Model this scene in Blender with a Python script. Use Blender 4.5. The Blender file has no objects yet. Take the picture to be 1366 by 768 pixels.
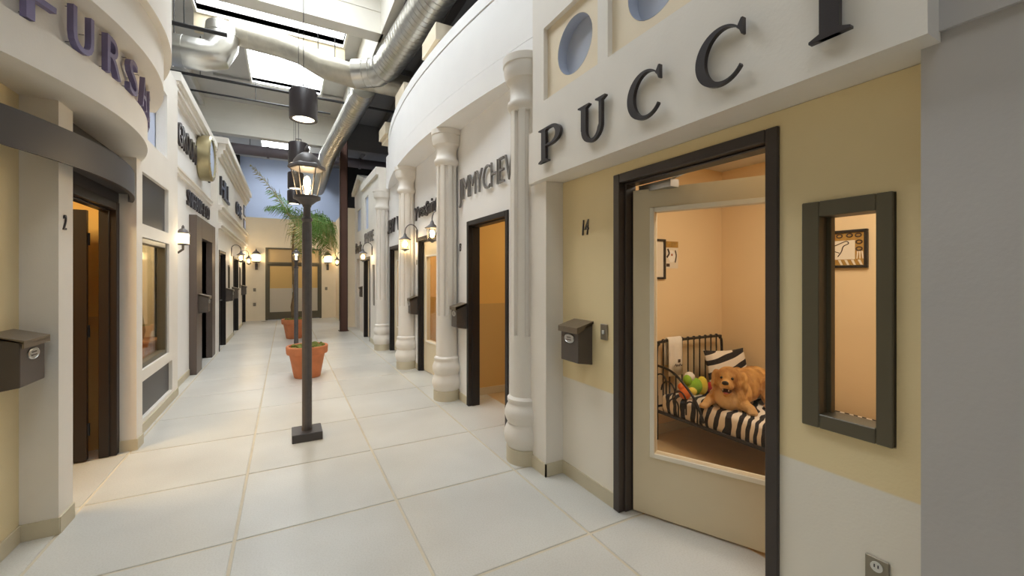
import bpy, bmesh, math, random
from mathutils import Vector, Matrix
random.seed(7)
SC = bpy.context.scene
COL = SC.collection
PI = math.pi

# ------------------------------------------------------------------ camera
cam = bpy.data.cameras.new('camera'); cam_o = bpy.data.objects.new('camera', cam); COL.objects.link(cam_o)
FPX = 554.0
cam.sensor_width = 36.0; cam.lens = FPX / 1366 * 36.0
cam.shift_y = -16.0 / 1366.0
cam.clip_start = 0.02; cam.clip_end = 200
YAW = math.atan(302 / FPX)
cam_o.location = (0, 0, 1.5); cam_o.rotation_euler = (PI / 2, 0, -YAW)
SC.camera = cam_o
SC.view_settings.view_transform = 'Standard'; SC.view_settings.look = 'None'
SC.view_settings.gamma = 1.0; SC.view_settings.exposure = 0.3
SC.view_settings.use_curve_mapping = False
SC.cycles.use_denoising = True
SC.cycles.max_bounces = 10; SC.cycles.diffuse_bounces = 6; SC.cycles.transparent_max_bounces = 12
SC.cycles.sample_clamp_indirect = 6.0
SC.cycles.caustics_reflective = False; SC.cycles.caustics_refractive = False

# ------------------------------------------------------------------ world and daylight
w = bpy.data.worlds.new('world'); SC.world = w; w.use_nodes = True
w.node_tree.nodes['Background'].inputs[0].default_value = (0.80, 0.88, 1.0, 1)
w.node_tree.nodes['Background'].inputs[1].default_value = 0.3

def lin(c):
    c = c / 255.0
    return c / 12.92 if c <= 0.04045 else ((c + 0.055) / 1.055) ** 2.4
def rgb(r, g, b): return (lin(r), lin(g), lin(b), 1)

def area_light(name, loc, sx, sy, power, color=(1, 1, 1), rot=(0, 0, 0)):
    l = bpy.data.lights.new(name, 'AREA'); l.shape = 'RECTANGLE'; l.size = sx; l.size_y = sy
    l.energy = power; l.color = color
    o = bpy.data.objects.new(name, l); COL.objects.link(o); o.location = loc; o.rotation_euler = rot
    return o
def point_light(name, loc, power, color=(1, .78, .5), r=0.04, parent=None):
    l = bpy.data.lights.new(name, 'POINT'); l.energy = power; l.color = color; l.shadow_soft_size = r
    o = bpy.data.objects.new(name, l); COL.objects.link(o); o.location = loc
    if parent: o.parent = parent
    return o
ROOF = 6.3
SKY = [(-.75, .8, -2.2, 0.2), (-.75, .8, 3.0, 6.5), (-1.4, 1.05, 7.45, 9.25), (-.72, .8, 9.7, 12.05), (-.75, .8, 16.8, 18.3)]
SKYW = (50, 136, 70, 106, 105)          # daylight through each skylight diffuser, watts; rear one added out of view as fill

# ------------------------------------------------------------------ materials
M = {}
def nd(nt, t, **kw):
    n = nt.nodes.new(t)
    for k, v in kw.items(): setattr(n, k, v)
    return n
def mat(name, color, rough=.6, metal=0, noise=0.0, nscale=8, bump=0, bscale=60, spec=.5, emit=None, estr=0):
    m = bpy.data.materials.new(name); m.use_nodes = True; nt = m.node_tree
    b = nt.nodes['Principled BSDF']
    b.inputs['Roughness'].default_value = rough; b.inputs['Metallic'].default_value = metal
    b.inputs['Specular IOR Level'].default_value = spec
    tc = nd(nt, 'ShaderNodeTexCoord')
    if noise > 0:
        n = nd(nt, 'ShaderNodeTexNoise'); n.inputs['Scale'].default_value = nscale; n.inputs['Detail'].default_value = 5
        nt.links.new(tc.outputs['Object'], n.inputs['Vector'])
        r = nd(nt, 'ShaderNodeValToRGB')
        r.color_ramp.elements[0].position = .25; r.color_ramp.elements[1].position = .75
        r.color_ramp.elements[0].color = tuple(c * (1 - noise) for c in color[:3]) + (1,)
        r.color_ramp.elements[1].color = tuple(min(1, c * (1 + noise)) for c in color[:3]) + (1,)
        nt.links.new(n.outputs['Fac'], r.inputs['Fac']); nt.links.new(r.outputs['Color'], b.inputs['Base Color'])
    else:
        b.inputs['Base Color'].default_value = color
    if bump > 0:
        n2 = nd(nt, 'ShaderNodeTexNoise'); n2.inputs['Scale'].default_value = bscale; n2.inputs['Detail'].default_value = 4
        nt.links.new(tc.outputs['Object'], n2.inputs['Vector'])
        bm = nd(nt, 'ShaderNodeBump'); bm.inputs['Strength'].default_value = bump; bm.inputs['Distance'].default_value = .004
        nt.links.new(n2.outputs['Fac'], bm.inputs['Height']); nt.links.new(bm.outputs['Normal'], b.inputs['Normal'])
    if emit:
        b.inputs['Emission Color'].default_value = emit; b.inputs['Emission Strength'].default_value = estr
    M[name] = m
    return m
def glass_mat(name, tint=(1, 1, 1, 1), refl=.05):
    m = bpy.data.materials.new(name); m.use_nodes = True; nt = m.node_tree
    for n in list(nt.nodes): nt.nodes.remove(n)
    out = nd(nt, 'ShaderNodeOutputMaterial'); mx = nd(nt, 'ShaderNodeMixShader')
    t = nd(nt, 'ShaderNodeBsdfTransparent'); t.inputs['Color'].default_value = tint
    g = nd(nt, 'ShaderNodeBsdfGlossy'); g.inputs['Roughness'].default_value = .02
    f = nd(nt, 'ShaderNodeFresnel')
    ge = nd(nt, 'ShaderNodeNewGeometry'); mr = nd(nt, 'ShaderNodeMapRange')      # same reflectance on both faces of a thin pane
    mr.inputs['To Min'].default_value = 1.3; mr.inputs['To Max'].default_value = 1 / 1.3
    nt.links.new(ge.outputs['Backfacing'], mr.inputs['Value']); nt.links.new(mr.outputs[0], f.inputs['IOR'])
    nt.links.new(f.outputs[0], mx.inputs[0]); nt.links.new(t.outputs[0], mx.inputs[1]); nt.links.new(g.outputs[0], mx.inputs[2])
    nt.links.new(mx.outputs[0], out.inputs[0]); M[name] = m
    return m
def two_tone(name, low, high, z, rough=.65, jitter=0.004):
    """wall paint that changes colour at a painted height z (object space = world space for these walls)"""
    m = mat(name, low, rough, bump=.15, bscale=90); nt = m.node_tree; b = nt.nodes['Principled BSDF']
    g = nd(nt, 'ShaderNodeNewGeometry'); sp = nd(nt, 'ShaderNodeSeparateXYZ'); nt.links.new(g.outputs['Position'], sp.inputs[0])
    mr = nd(nt, 'ShaderNodeMapRange'); mr.inputs['From Min'].default_value = z - .004; mr.inputs['From Max'].default_value = z + .004
    nt.links.new(sp.outputs['Z'], mr.inputs['Value'])
    mx = nd(nt, 'ShaderNodeMix'); mx.data_type = 'RGBA'
    mx.inputs[6].default_value = low; mx.inputs[7].default_value = high
    nt.links.new(mr.outputs[0], mx.inputs[0]); nt.links.new(mx.outputs[2], b.inputs['Base Color'])
    return m

mat('plaster', rgb(236, 231, 223), .62, noise=.03, nscale=3, bump=.18, bscale=70)
mat('plaster_white', rgb(240, 239, 238), .6, noise=.02, nscale=3, bump=.15, bscale=70)
mat('plaster_cream', rgb(238, 224, 198), .62, noise=.03, nscale=3, bump=.15, bscale=70)
mat('plaster_yellow', rgb(224, 208, 168), .62, noise=.03, nscale=3, bump=.15, bscale=70)
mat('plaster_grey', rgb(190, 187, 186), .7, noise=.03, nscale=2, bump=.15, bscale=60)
two_tone('shop_wall', rgb(238, 232, 220), rgb(238, 219, 174), .735)
two_tone('gold_wall', rgb(205, 172, 112), rgb(232, 190, 112), 1.15)
mat('peach_wall', rgb(232, 206, 164), .7, noise=.03, nscale=2)
mat('tan_floor', rgb(205, 180, 140), .4, noise=.06, nscale=6)
mat('base_tan', rgb(205, 196, 172), .55, noise=.04, nscale=5)
mat('sky_blue', rgb(198, 210, 236), .6, noise=.03, nscale=2)
mat('portal_brown', rgb(94, 82, 76), .4, noise=.05, nscale=4)
mat('porthole_blue', rgb(188, 195, 211), .6)
mat('bronze', rgb(62, 54, 50), .38, noise=.08, nscale=4, spec=.5)
mat('charcoal', rgb(68, 64, 65), .42, noise=.05, nscale=3)
mat('olive_frame', rgb(92, 85, 68), .4, noise=.05, nscale=5)
mat('dark_wood', rgb(34, 27, 26), .42, noise=.12, nscale=3)
mat('black_letter', rgb(50, 44, 46), .35)
mat('grey_letter', rgb(132, 128, 126), .4, metal=.3)
mat('violet_letter', rgb(124, 116, 152), .35, metal=.2)
mat('pin', rgb(90, 90, 95), .3, metal=.9)
mat('black_iron', rgb(40, 36, 36), .4, metal=.3)
mat('lamp_metal', rgb(92, 88, 88), .45, metal=.2, noise=.1, nscale=20)
mat('door_paint', rgb(226, 212, 182), .45, noise=.02, nscale=3)
mat('white_trim', rgb(244, 238, 222), .42)
mat('steel', rgb(190, 190, 188), .3, metal=.9, noise=.05, nscale=20)
mat('brass', rgb(176, 164, 128), .35, metal=.7, noise=.08, nscale=12)
mat('mailbox_paint', rgb(92, 84, 78), .42, metal=.3, noise=.08, nscale=10)
mat('mailbox_lid', rgb(128, 116, 100), .35, metal=.5, noise=.1, nscale=14)
mat('terracotta', rgb(206, 128, 84), .8, noise=.15, nscale=6, bump=.2, bscale=40)
mat('soil', rgb(84, 78, 44), .95, noise=.4, nscale=30, bump=.8, bscale=40)
mat('moss', rgb(110, 116, 50), .95, noise=.4, nscale=30)
mat('frond_green', rgb(92, 128, 52), .6, noise=.35, nscale=4)
mat('frond_dry', rgb(150, 140, 84), .7, noise=.3, nscale=4)
mat('trunk', rgb(120, 98, 68), .9, noise=.35, nscale=14, bump=.8, bscale=25)
mat('deck', rgb(205, 202, 196), .8, noise=.05, nscale=1.5)
mat('deck_shaded', rgb(128, 124, 122), .85, noise=.06, nscale=1.5)  # darker copy of the deck: shade right of the girder put into the colour
mat('beam_white', rgb(232, 228, 218), .7, noise=.04, nscale=2)
mat('beam_tan', rgb(222, 208, 178), .7, noise=.05, nscale=3)
mat('purple_pipe', rgb(96, 88, 94), .6, noise=.06, nscale=4)
mat('black_pipe', rgb(38, 36, 38), .5)
mat('rust_steel', rgb(88, 58, 48), .6, noise=.1, nscale=3)
mat('black_void', rgb(30, 27, 28), .8)
mat('wrap_duct', rgb(196, 190, 176), .38, metal=.55, noise=.12, nscale=9, bump=.5, bscale=14)
mat('bulb', rgb(255, 240, 200), .5, emit=rgb(255, 214, 150), estr=30)
mat('jar_glow', rgb(255, 246, 225), .4, emit=rgb(255, 226, 176), estr=5)
mat('pendant_glow', rgb(255, 246, 230), .4, emit=rgb(255, 240, 214), estr=4)
mat('wood_honey', rgb(190, 138, 84), .45, noise=.2, nscale=5)
mat('towel', rgb(240, 234, 224), .95, noise=.03, nscale=30, bump=.6, bscale=150)
mat('plush_green', rgb(150, 196, 60), .95, noise=.08, nscale=20)
mat('plush_yellow', rgb(232, 208, 80), .95, noise=.08, nscale=20)
mat('plush_orange', rgb(232, 120, 50), .9, noise=.1, nscale=20)
mat('plush_red', rgb(170, 40, 44), .9, noise=.1, nscale=20)
mat('dog_nose', rgb(40, 30, 28), .35); mat('dog_eye', rgb(24, 16, 12), .15); mat('tongue', rgb(190, 96, 92), .5)
mat('mouth', rgb(70, 34, 30), .6); mat('teeth', rgb(240, 232, 214), .4)
mat('switch_plate', rgb(150, 142, 126), .35, metal=.6); mat('white_plastic', rgb(225, 224, 218), .4)
mat('paper', rgb(228, 216, 196), .8); mat('gilt', rgb(170, 130, 60), .5, noise=.3, nscale=30)
mat('ink', rgb(70, 52, 40), .8); mat('rust_ink', rgb(180, 90, 40), .8)
glass_mat('glass'); glass_mat('lamp_glass', (.96, .93, .85, 1))

def frosted(name, c1, c2, z):
    m = two_tone(name, c1, c2, z, rough=.18); return m
frosted('door_glass_frost', rgb(196, 186, 168), rgb(206, 172, 110), 1.08)

def duct_mat():
    m = bpy.data.materials.new('spiral_duct'); m.use_nodes = True; nt = m.node_tree; b = nt.nodes['Principled BSDF']
    b.inputs['Base Color'].default_value = rgb(214, 212, 206); b.inputs['Metallic'].default_value = .92; b.inputs['Roughness'].default_value = .3
    tc = nd(nt, 'ShaderNodeTexCoord'); n = nd(nt, 'ShaderNodeTexNoise'); n.inputs['Scale'].default_value = 6
    nt.links.new(tc.outputs['Object'], n.inputs['Vector'])
    bm = nd(nt, 'ShaderNodeBump'); bm.inputs['Strength'].default_value = .25; bm.inputs['Distance'].default_value = .02
    nt.links.new(n.outputs['Fac'], bm.inputs['Height']); nt.links.new(bm.outputs['Normal'], b.inputs['Normal']); M['spiral_duct'] = m
duct_mat()

def tile_mat():
    m = mat('floor_tile', rgb(226, 224, 216), .3, spec=.5); nt = m.node_tree; b = nt.nodes['Principled BSDF']
    g = nd(nt, 'ShaderNodeNewGeometry')
    n1 = nd(nt, 'ShaderNodeTexNoise'); n1.inputs['Scale'].default_value = 1.1; n1.inputs['Detail'].default_value = 3
    n2 = nd(nt, 'ShaderNodeTexNoise'); n2.inputs['Scale'].default_value = 110; n2.inputs['Detail'].default_value = 2
    oi = nd(nt, 'ShaderNodeObjectInfo')
    for n in (n1, n2): nt.links.new(g.outputs['Position'], n.inputs['Vector'])
    r = nd(nt, 'ShaderNodeValToRGB'); r.color_ramp.elements[0].position = .3; r.color_ramp.elements[1].position = .7
    r.color_ramp.elements[0].color = rgb(198, 196, 190); r.color_ramp.elements[1].color = rgb(217, 216, 211)
    nt.links.new(n1.outputs['Fac'], r.inputs['Fac'])
    mx = nd(nt, 'ShaderNodeMix'); mx.data_type = 'RGBA'; mx.blend_type = 'MULTIPLY'; mx.inputs[0].default_value = .35
    r2 = nd(nt, 'ShaderNodeValToRGB'); r2.color_ramp.elements[0].position = .3; r2.color_ramp.elements[0].color = (.75, .74, .7, 1); r2.color_ramp.elements[1].position = .6
    nt.links.new(n2.outputs['Fac'], r2.inputs['Fac'])
    nt.links.new(r.outputs['Color'], mx.inputs[6]); nt.links.new(r2.outputs['Color'], mx.inputs[7])
    hs = nd(nt, 'ShaderNodeHueSaturation'); ma = nd(nt, 'ShaderNodeMapRange'); ma.inputs['To Min'].default_value = .95; ma.inputs['To Max'].default_value = 1.03
    nt.links.new(oi.outputs['Random'], ma.inputs['Value']); nt.links.new(ma.outputs[0], hs.inputs['Value'])
    nt.links.new(mx.outputs[2], hs.inputs['Color']); nt.links.new(hs.outputs['Color'], b.inputs['Base Color'])
    bm = nd(nt, 'ShaderNodeBump'); bm.inputs['Strength'].default_value = .12; bm.inputs['Distance'].default_value = .003
    nt.links.new(n2.outputs['Fac'], bm.inputs['Height']); nt.links.new(bm.outputs['Normal'], b.inputs['Normal'])
    rr = nd(nt, 'ShaderNodeMapRange'); rr.inputs['To Min'].default_value = .22; rr.inputs['To Max'].default_value = .42
    nt.links.new(n1.outputs['Fac'], rr.inputs['Value']); nt.links.new(rr.outputs[0], b.inputs['Roughness'])
tile_mat()
mat('transom_tan', rgb(196, 168, 122), .5)
mat('grout', rgb(206, 196, 176), .8, noise=.08, nscale=6)

def zebra(name, scale, dist, rotz, axis='X', thr=.5, det=2.0):
    m = mat(name, (1, 1, 1, 1), .9); nt = m.node_tree; b = nt.nodes['Principled BSDF']
    tc = nd(nt, 'ShaderNodeTexCoord'); mp = nd(nt, 'ShaderNodeMapping'); mp.inputs['Rotation'].default_value = (0, 0, rotz) if axis == 'X' else (0, rotz, 0)
    wv = nd(nt, 'ShaderNodeTexWave'); wv.wave_type = 'BANDS'; wv.bands_direction = 'X' if axis == 'X' else 'Z'
    wv.inputs['Scale'].default_value = scale; wv.inputs['Distortion'].default_value = dist; wv.inputs['Detail'].default_value = det; wv.inputs['Detail Scale'].default_value = .6
    r = nd(nt, 'ShaderNodeValToRGB'); r.color_ramp.elements[0].position = thr - .03; r.color_ramp.elements[1].position = thr + .03
    r.color_ramp.elements[0].color = rgb(42, 38, 40); r.color_ramp.elements[1].color = rgb(238, 228, 214)
    nt.links.new(tc.outputs['Object'], mp.inputs['Vector']); nt.links.new(mp.outputs[0], wv.inputs['Vector'])
    nt.links.new(wv.outputs['Fac'], r.inputs['Fac']); nt.links.new(r.outputs['Color'], b.inputs['Base Color'])
zebra('zebra_sheet', 4.4, 11, 1.15, det=2.5); zebra('zebra_pillow', 3.0, 4.5, .3, 'Z', thr=.45)

def fur_mat():
    m = mat('fur', rgb(205, 150, 84), .85); nt = m.node_tree; b = nt.nodes['Principled BSDF']
    tc = nd(nt, 'ShaderNodeTexCoord'); n = nd(nt, 'ShaderNodeTexNoise'); n.inputs['Scale'].default_value = 9; n.inputs['Detail'].default_value = 6
    mp = nd(nt, 'ShaderNodeMapping'); mp.inputs['Scale'].default_value = (1, 1, .4)
    nt.links.new(tc.outputs['Object'], mp.inputs['Vector']); nt.links.new(mp.outputs[0], n.inputs['Vector'])
    r = nd(nt, 'ShaderNodeValToRGB'); r.color_ramp.elements[0].position = .3; r.color_ramp.elements[1].position = .7
    r.color_ramp.elements[0].color = rgb(150, 98, 46); r.color_ramp.elements[1].color = rgb(222, 172, 104)
    at = nd(nt, 'ShaderNodeVertexColor'); at.layer_name = 'coat'
    mx = nd(nt, 'ShaderNodeMix'); mx.data_type = 'RGBA'; mx.blend_type = 'MIX'
    nt.links.new(n.outputs['Fac'], r.inputs['Fac']); nt.links.new(r.outputs['Color'], mx.inputs[6]); mx.inputs[7].default_value = rgb(240, 208, 156)
    nt.links.new(at.outputs['Color'], mx.inputs[0]); nt.links.new(mx.outputs[2], b.inputs['Base Color'])
    n3 = nd(nt, 'ShaderNodeTexNoise'); n3.inputs['Scale'].default_value = 55; n3.inputs['Detail'].default_value = 3
    nt.links.new(mp.outputs[0], n3.inputs['Vector'])
    bm = nd(nt, 'ShaderNodeBump'); bm.inputs['Strength'].default_value = .7; bm.inputs['Distance'].default_value = .012
    nt.links.new(n3.outputs['Fac'], bm.inputs['Height']); nt.links.new(bm.outputs['Normal'], b.inputs['Normal'])
fur_mat()

# ------------------------------------------------------------------ mesh helpers
def wloc(o):
    v = Vector((0, 0, 0))
    while o is not None:
        v += o.location; o = o.parent
    return v
class MB:
    def __init__(s): s.v = []; s.f = []
    def add(s, vs, fs, T=None):
        n = len(s.v)
        s.v += [tuple(T @ Vector(p)) if T else tuple(p) for p in vs]
        s.f += [tuple(i + n for i in f) for f in fs]
        return s
    def box(s, x0, x1, y0, y1, z0, z1, T=None):
        x0, x1 = min(x0, x1), max(x0, x1); y0, y1 = min(y0, y1), max(y0, y1); z0, z1 = min(z0, z1), max(z0, z1)
        return s.add([(x0, y0, z0), (x1, y0, z0), (x1, y1, z0), (x0, y1, z0), (x0, y0, z1), (x1, y0, z1), (x1, y1, z1), (x0, y1, z1)],
              [(0, 3, 2, 1), (4, 5, 6, 7), (0, 1, 5, 4), (1, 2, 6, 5), (2, 3, 7, 6), (3, 0, 4, 7)], T)
    def lathe(s, prof, n=24, c=(0, 0, 0), T=None, caps=True, rfun=None):
        vs = []; fs = []
        for (r, z) in prof:
            for k in range(n):
                a = 2 * PI * k / n
                rr = rfun(r, z, a) if rfun else r
                vs.append((c[0] + rr * math.cos(a), c[1] + rr * math.sin(a), c[2] + z))
        m = len(prof)
        for i in range(m - 1):
            for k in range(n):
                fs.append((i * n + k, i * n + (k + 1) % n, (i + 1) * n + (k + 1) % n, (i + 1) * n + k))
        if caps:
            fs.append(tuple(range(n - 1, -1, -1))); fs.append(tuple((m - 1) * n + k for k in range(n)))
        return s.add(vs, fs, T)
    def tube(s, path, r, n=8, closed=False, T=None):
        P = [Vector(p) for p in path]; m = len(P); vs = []; fs = []
        rs = r if isinstance(r, (list, tuple)) else [r] * m
        up = Vector((0, 0, 1)); prev = None
        for i in range(m):
            if closed: t = P[(i + 1) % m] - P[i - 1]
            else: t = (P[min(i + 1, m - 1)] - P[max(i - 1, 0)])
            t.normalize()
            if prev is None:
                a = up if abs(t.dot(up)) < .95 else Vector((1, 0, 0))
                u = t.cross(a).normalized()
            else:
                u = (prev - t * prev.dot(t))
                u = u.normalized() if u.length > 1e-6 else t.orthogonal().normalized()
            prev = u; v = t.cross(u)
            for k in range(n):
                a = 2 * PI * k / n
                vs.append(P[i] + (u * math.cos(a) + v * math.sin(a)) * rs[i])
        mm = m if closed else m - 1
        for i in range(mm):
            j = (i + 1) % m
            for k in range(n): fs.append((i * n + k, i * n + (k + 1) % n, j * n + (k + 1) % n, j * n + k))
        if not closed:
            fs.append(tuple(range(n - 1, -1, -1))); fs.append(tuple((m - 1) * n + k for k in range(n)))
        return s.add(vs, fs, T)
    def ell(s, c, r, n=16, m=10, T=None):
        vs = [(c[0], c[1], c[2] - r[2])]; fs = []
        for i in range(1, m):
            ph = -PI / 2 + PI * i / m
            for k in range(n):
                a = 2 * PI * k / n
                vs.append((c[0] + r[0] * math.cos(ph) * math.cos(a), c[1] + r[1] * math.cos(ph) * math.sin(a), c[2] + r[2] * math.sin(ph)))
        vs.append((c[0], c[1], c[2] + r[2])); L = len(vs) - 1
        for k in range(n):
            fs.append((0, 1 + (k + 1) % n, 1 + k)); fs.append((L, L - n + k, L - n + (k + 1) % n))
        for i in range(m - 2):
            for k in range(n):
                fs.append((1 + i * n + k, 1 + i * n + (k + 1) % n, 1 + (i + 1) * n + (k + 1) % n, 1 + (i + 1) * n + k))
        return s.add(vs, fs, T)
    def prism(s, poly, fn, d0, d1):
        """poly 2d points, fn(a,b,d)->xyz"""
        n = len(poly); vs = [fn(a, b, d0) for a, b in poly] + [fn(a, b, d1) for a, b in poly]
        fs = [tuple(range(n)), tuple(range(2 * n - 1, n - 1, -1))] + [(i, (i + 1) % n, n + (i + 1) % n, n + i) for i in range(n)]
        return s.add(vs, fs)
    def build(s, name, m, parent=None, smooth=None, bevel=0, local=False, seg=1):
        me = bpy.data.meshes.new(name)
        off = Vector((0, 0, 0)) if (local or parent is None) else wloc(parent)
        bm = bmesh.new()
        bv = [bm.verts.new(Vector(p) - off) for p in s.v]
        for f in s.f:
            try: bm.faces.new([bv[i] for i in f])
            except ValueError: pass
        bmesh.ops.recalc_face_normals(bm, faces=bm.faces)
        if bevel > 0:
            ed = [e for e in bm.edges if len(e.link_faces) == 2 and e.calc_face_angle(0) > .5]
            bmesh.ops.bevel(bm, geom=ed, offset=bevel, segments=seg, affect='EDGES', profile=.5, clamp_overlap=True)
        bm.to_mesh(me); bm.free()
        if smooth is not None:
            me.shade_smooth(); 
            try: me.set_sharp_from_angle(angle=math.radians(smooth))
            except Exception: pass
        o = bpy.data.objects.new(name, me); COL.objects.link(o)
        me.materials.append(M[m] if isinstance(m, str) else m)
        if parent: o.parent = parent
        return o
def B(*a, **k): return MB().box(*a, **k)
def tag(o, label=None, cat=None, group=None, kind=None):
    if label: o['label'] = label
    if cat: o['category'] = cat
    if group: o['group'] = group
    if kind: o['kind'] = kind
    return o
def empty(name, loc=(0, 0, 0), rz=0, **k):
    o = bpy.data.objects.new(name, None); COL.objects.link(o); o.location = loc; o.rotation_euler = (0, 0, rz); o.empty_display_size = .05
    return tag(o, **k)
def copy_tree(o, parent=None):
    c = o.copy(); COL.objects.link(c); c.parent = parent
    for ch in list(o.children): copy_tree(ch, c)
    return c
def holed(mb, axis, a0, a1, u0, u1, z0, z1, holes):
    """slab between a0..a1 along axis X (axis='X': plane in Y,Z) with rectangular holes (ua,ub,za,zb)"""
    us = sorted({u0, u1, *[h[0] for h in holes], *[h[1] for h in holes]}); zs = sorted({z0, z1, *[h[2] for h in holes], *[h[3] for h in holes]})
    us = [u for u in us if u0 <= u <= u1]; zs = [z for z in zs if z0 <= z <= z1]
    for i in range(len(us) - 1):
        run = None
        for j in range(len(zs) - 1):
            uc = (us[i] + us[i + 1]) / 2; zc = (zs[j] + zs[j + 1]) / 2
            solid = not any(h[0] < uc < h[1] and h[2] < zc < h[3] for h in holes)
            if solid and run is None: run = zs[j]
            if run is not None and (not solid or j == len(zs) - 2):
                top = zs[j + 1] if solid else zs[j]
                if axis == 'X': mb.box(a0, a1, us[i], us[i + 1], run, top)
                elif axis == 'Y': mb.box(us[i], us[i + 1], a0, a1, run, top)
                else: mb.box(us[i], us[i + 1], run, top, a0, a1)
                run = None
    return mb
def struct(name, mb, m, label, **k):
    return tag(mb.build(name, m, **k), label, 'structure' if False else None, kind='structure')
def arc_loft(mb, side, cx, cy, R, y0, y1, prof, n=40, xclamp=None):
    """band whose front follows a circle arc in plan; prof = list of (dr, z) or ('x', X, z), closed loop"""
    m = len(prof); vs = []; fs = []
    for i in range(n + 1):
        y = y0 + (y1 - y0) * i / n
        for p in prof:
            if p[0] == 'x': vs.append((p[1], y, p[2]))
            else:
                q = max((R + p[0]) ** 2 - (y - cy) ** 2, 1e-6) ** .5
                x = cx + q if side == 'L' else cx - q
                if xclamp is not None: x = max(x, xclamp) if side == 'L' else min(x, xclamp)
                vs.append((x, y, p[1]))
    for i in range(n):
        for k in range(m): fs.append((i * m + k, i * m + (k + 1) % m, (i + 1) * m + (k + 1) % m, (i + 1) * m + k))
    fs.append(tuple(range(m))); fs.append(tuple(n * m + k for k in range(m - 1, -1, -1)))
    return mb.add(vs, fs)
_glyphs = {}
def glyph(ch, bold=0.0):
    """2D glyph of Blender's own built-in font as (verts, faces) of an extruded mesh, unit cap height"""
    if (ch, bold) in _glyphs: return _glyphs[(ch, bold)]
    cu = bpy.data.curves.new('letter_outline', 'FONT'); cu.body = ch; cu.size = 1.37; cu.extrude = .5; cu.resolution_u = 4; cu.offset = bold
    o = bpy.data.objects.new('letter_outline', cu); COL.objects.link(o)
    dg = bpy.context.evaluated_depsgraph_get(); me = bpy.data.meshes.new_from_object(o.evaluated_get(dg))
    vs = [tuple(v.co) for v in me.vertices]; fs = [tuple(p.vertices) for p in me.polygons]
    bpy.data.objects.remove(o); bpy.data.curves.remove(cu); bpy.data.meshes.remove(me)
    if vs:
        x0 = min(v[0] for v in vs); x1 = max(v[0] for v in vs)
        vs = [(v[0] - x0, v[1], v[2]) for v in vs]; wd = x1 - x0
    else: wd = .4
    _glyphs[(ch, bold)] = (vs, fs, wd)
    return _glyphs[(ch, bold)]
def sign(text, side, X, ystart, z, h, wscale, gap, m, label, depth=.02, stand=.0, slant=0, shift=None, bold=0.0, yend=None):
    """wall lettering; side 'R' wall faces -X and reads towards -Y, side 'L' faces +X and reads towards +Y"""
    ws = [0 if c == ' ' else glyph(c, bold)[2] for c in text]
    if yend is not None:
        tot = sum((w_ if w_ else .45) for w_ in ws); g = gap * (len(text) - 1)
        wscale = (abs(yend - ystart) / h - g) / tot
    r = empty('wall_sign', (X, ystart, z), label=label, cat='sign')
    pos = 0
    for i, c in enumerate(text):
        vs, fs, wd = glyph(c, bold)
        if c == ' ': pos += .45 * wscale * h + gap * h; continue
        dz = shift[i] if shift else 0
        out = []
        for (a, b, d) in vs:
            a2 = (a * wscale + slant * b) * h + pos; b2 = (b + dz) * h; dd = stand + (d + .5) * depth
            out.append((-dd, -a2, b2) if side == 'R' else (dd, a2, b2))
        mb = MB().add(out, fs); mb.build('letter', m, r, local=True)
        pos += wd * wscale * h + gap * h
    return r

# ------------------------------------------------------------------ floor
fl = tag(B(-2.2, 2.4, -2.6, 16.4, -.12, -.005).build('floor', 'grout'), 'pale square floor tiles with tan grout along the corridor', None, kind='structure')
xs = [-2.05, -1.165, -.255, .652, 1.557, 2.25]; ys = [-2.6] + [3.72 + .905 * k for k in range(-6, 15)]
ys = [y for y in ys if y < 16.35] + [16.38]
_tiles = {}
for i in range(len(xs) - 1):
    for j in range(len(ys) - 1):
        dx, dy = xs[i + 1] - xs[i] - .017, ys[j + 1] - ys[j] - .017
        if dy < .05: continue
        key = (round(dx, 3), round(dy, 3))
        if key not in _tiles:
            o = B(-dx / 2, dx / 2, -dy / 2, dy / 2, -.02, 0).build('tile', 'floor_tile', bevel=.003); _tiles[key] = o.data
        else:
            o = bpy.data.objects.new('tile', _tiles[key]); COL.objects.link(o)
        o.location = ((xs[i] + xs[i + 1]) / 2, (ys[j] + ys[j + 1]) / 2, 0); o.parent = fl

# ------------------------------------------------------------------ roof, beams and building shell
r = MB(); holed(r, 'Z', ROOF, ROOF + .1, -7, 1.4, -4, 19.8, [(a, b, c, d) for a, b, c, d in SKY])
struct('ceiling', r, 'deck', 'white corrugated warehouse roof deck with bright skylight openings')
struct('ceiling', B(1.4, 8, -4, 19.8, ROOF - .05, ROOF + .1), 'deck_shaded', 'roof deck over the right-hand shops, painted dark grey as shade')
for k, ((x0, x1, y0, y1), pw) in enumerate(zip(SKY, SKYW)):
    mm = mat('skylight_diffuser_%d' % k, (.9, .9, .9, 1), .6, emit=(.90, .96, 1, 1), estr=pw / ((x1 - x0) * (y1 - y0) * PI))
    struct('window_%d' % (9 + k), B(x0, x1, y0, y1, ROOF + .11, ROOF + .12), mm, ('added unseen rear', 'nearest overhead', 'second', 'third', 'farthest')[k] + ' white skylight diffuser panel glowing with daylight')
    t = MB(); t.box(x0 - .04, x0, y0 - .04, y1 + .04, ROOF - .06, ROOF + .28); t.box(x1, x1 + .04, y0 - .04, y1 + .04, ROOF - .06, ROOF + .28)
    t.box(x0, x1, y0 - .04, y0, ROOF - .06, ROOF + .28); t.box(x0, x1, y1, y1 + .04, ROOF - .06, ROOF + .28)
    struct('trim_1', t, 'beam_white', 'white curb framing a skylight opening in the roof')
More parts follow.
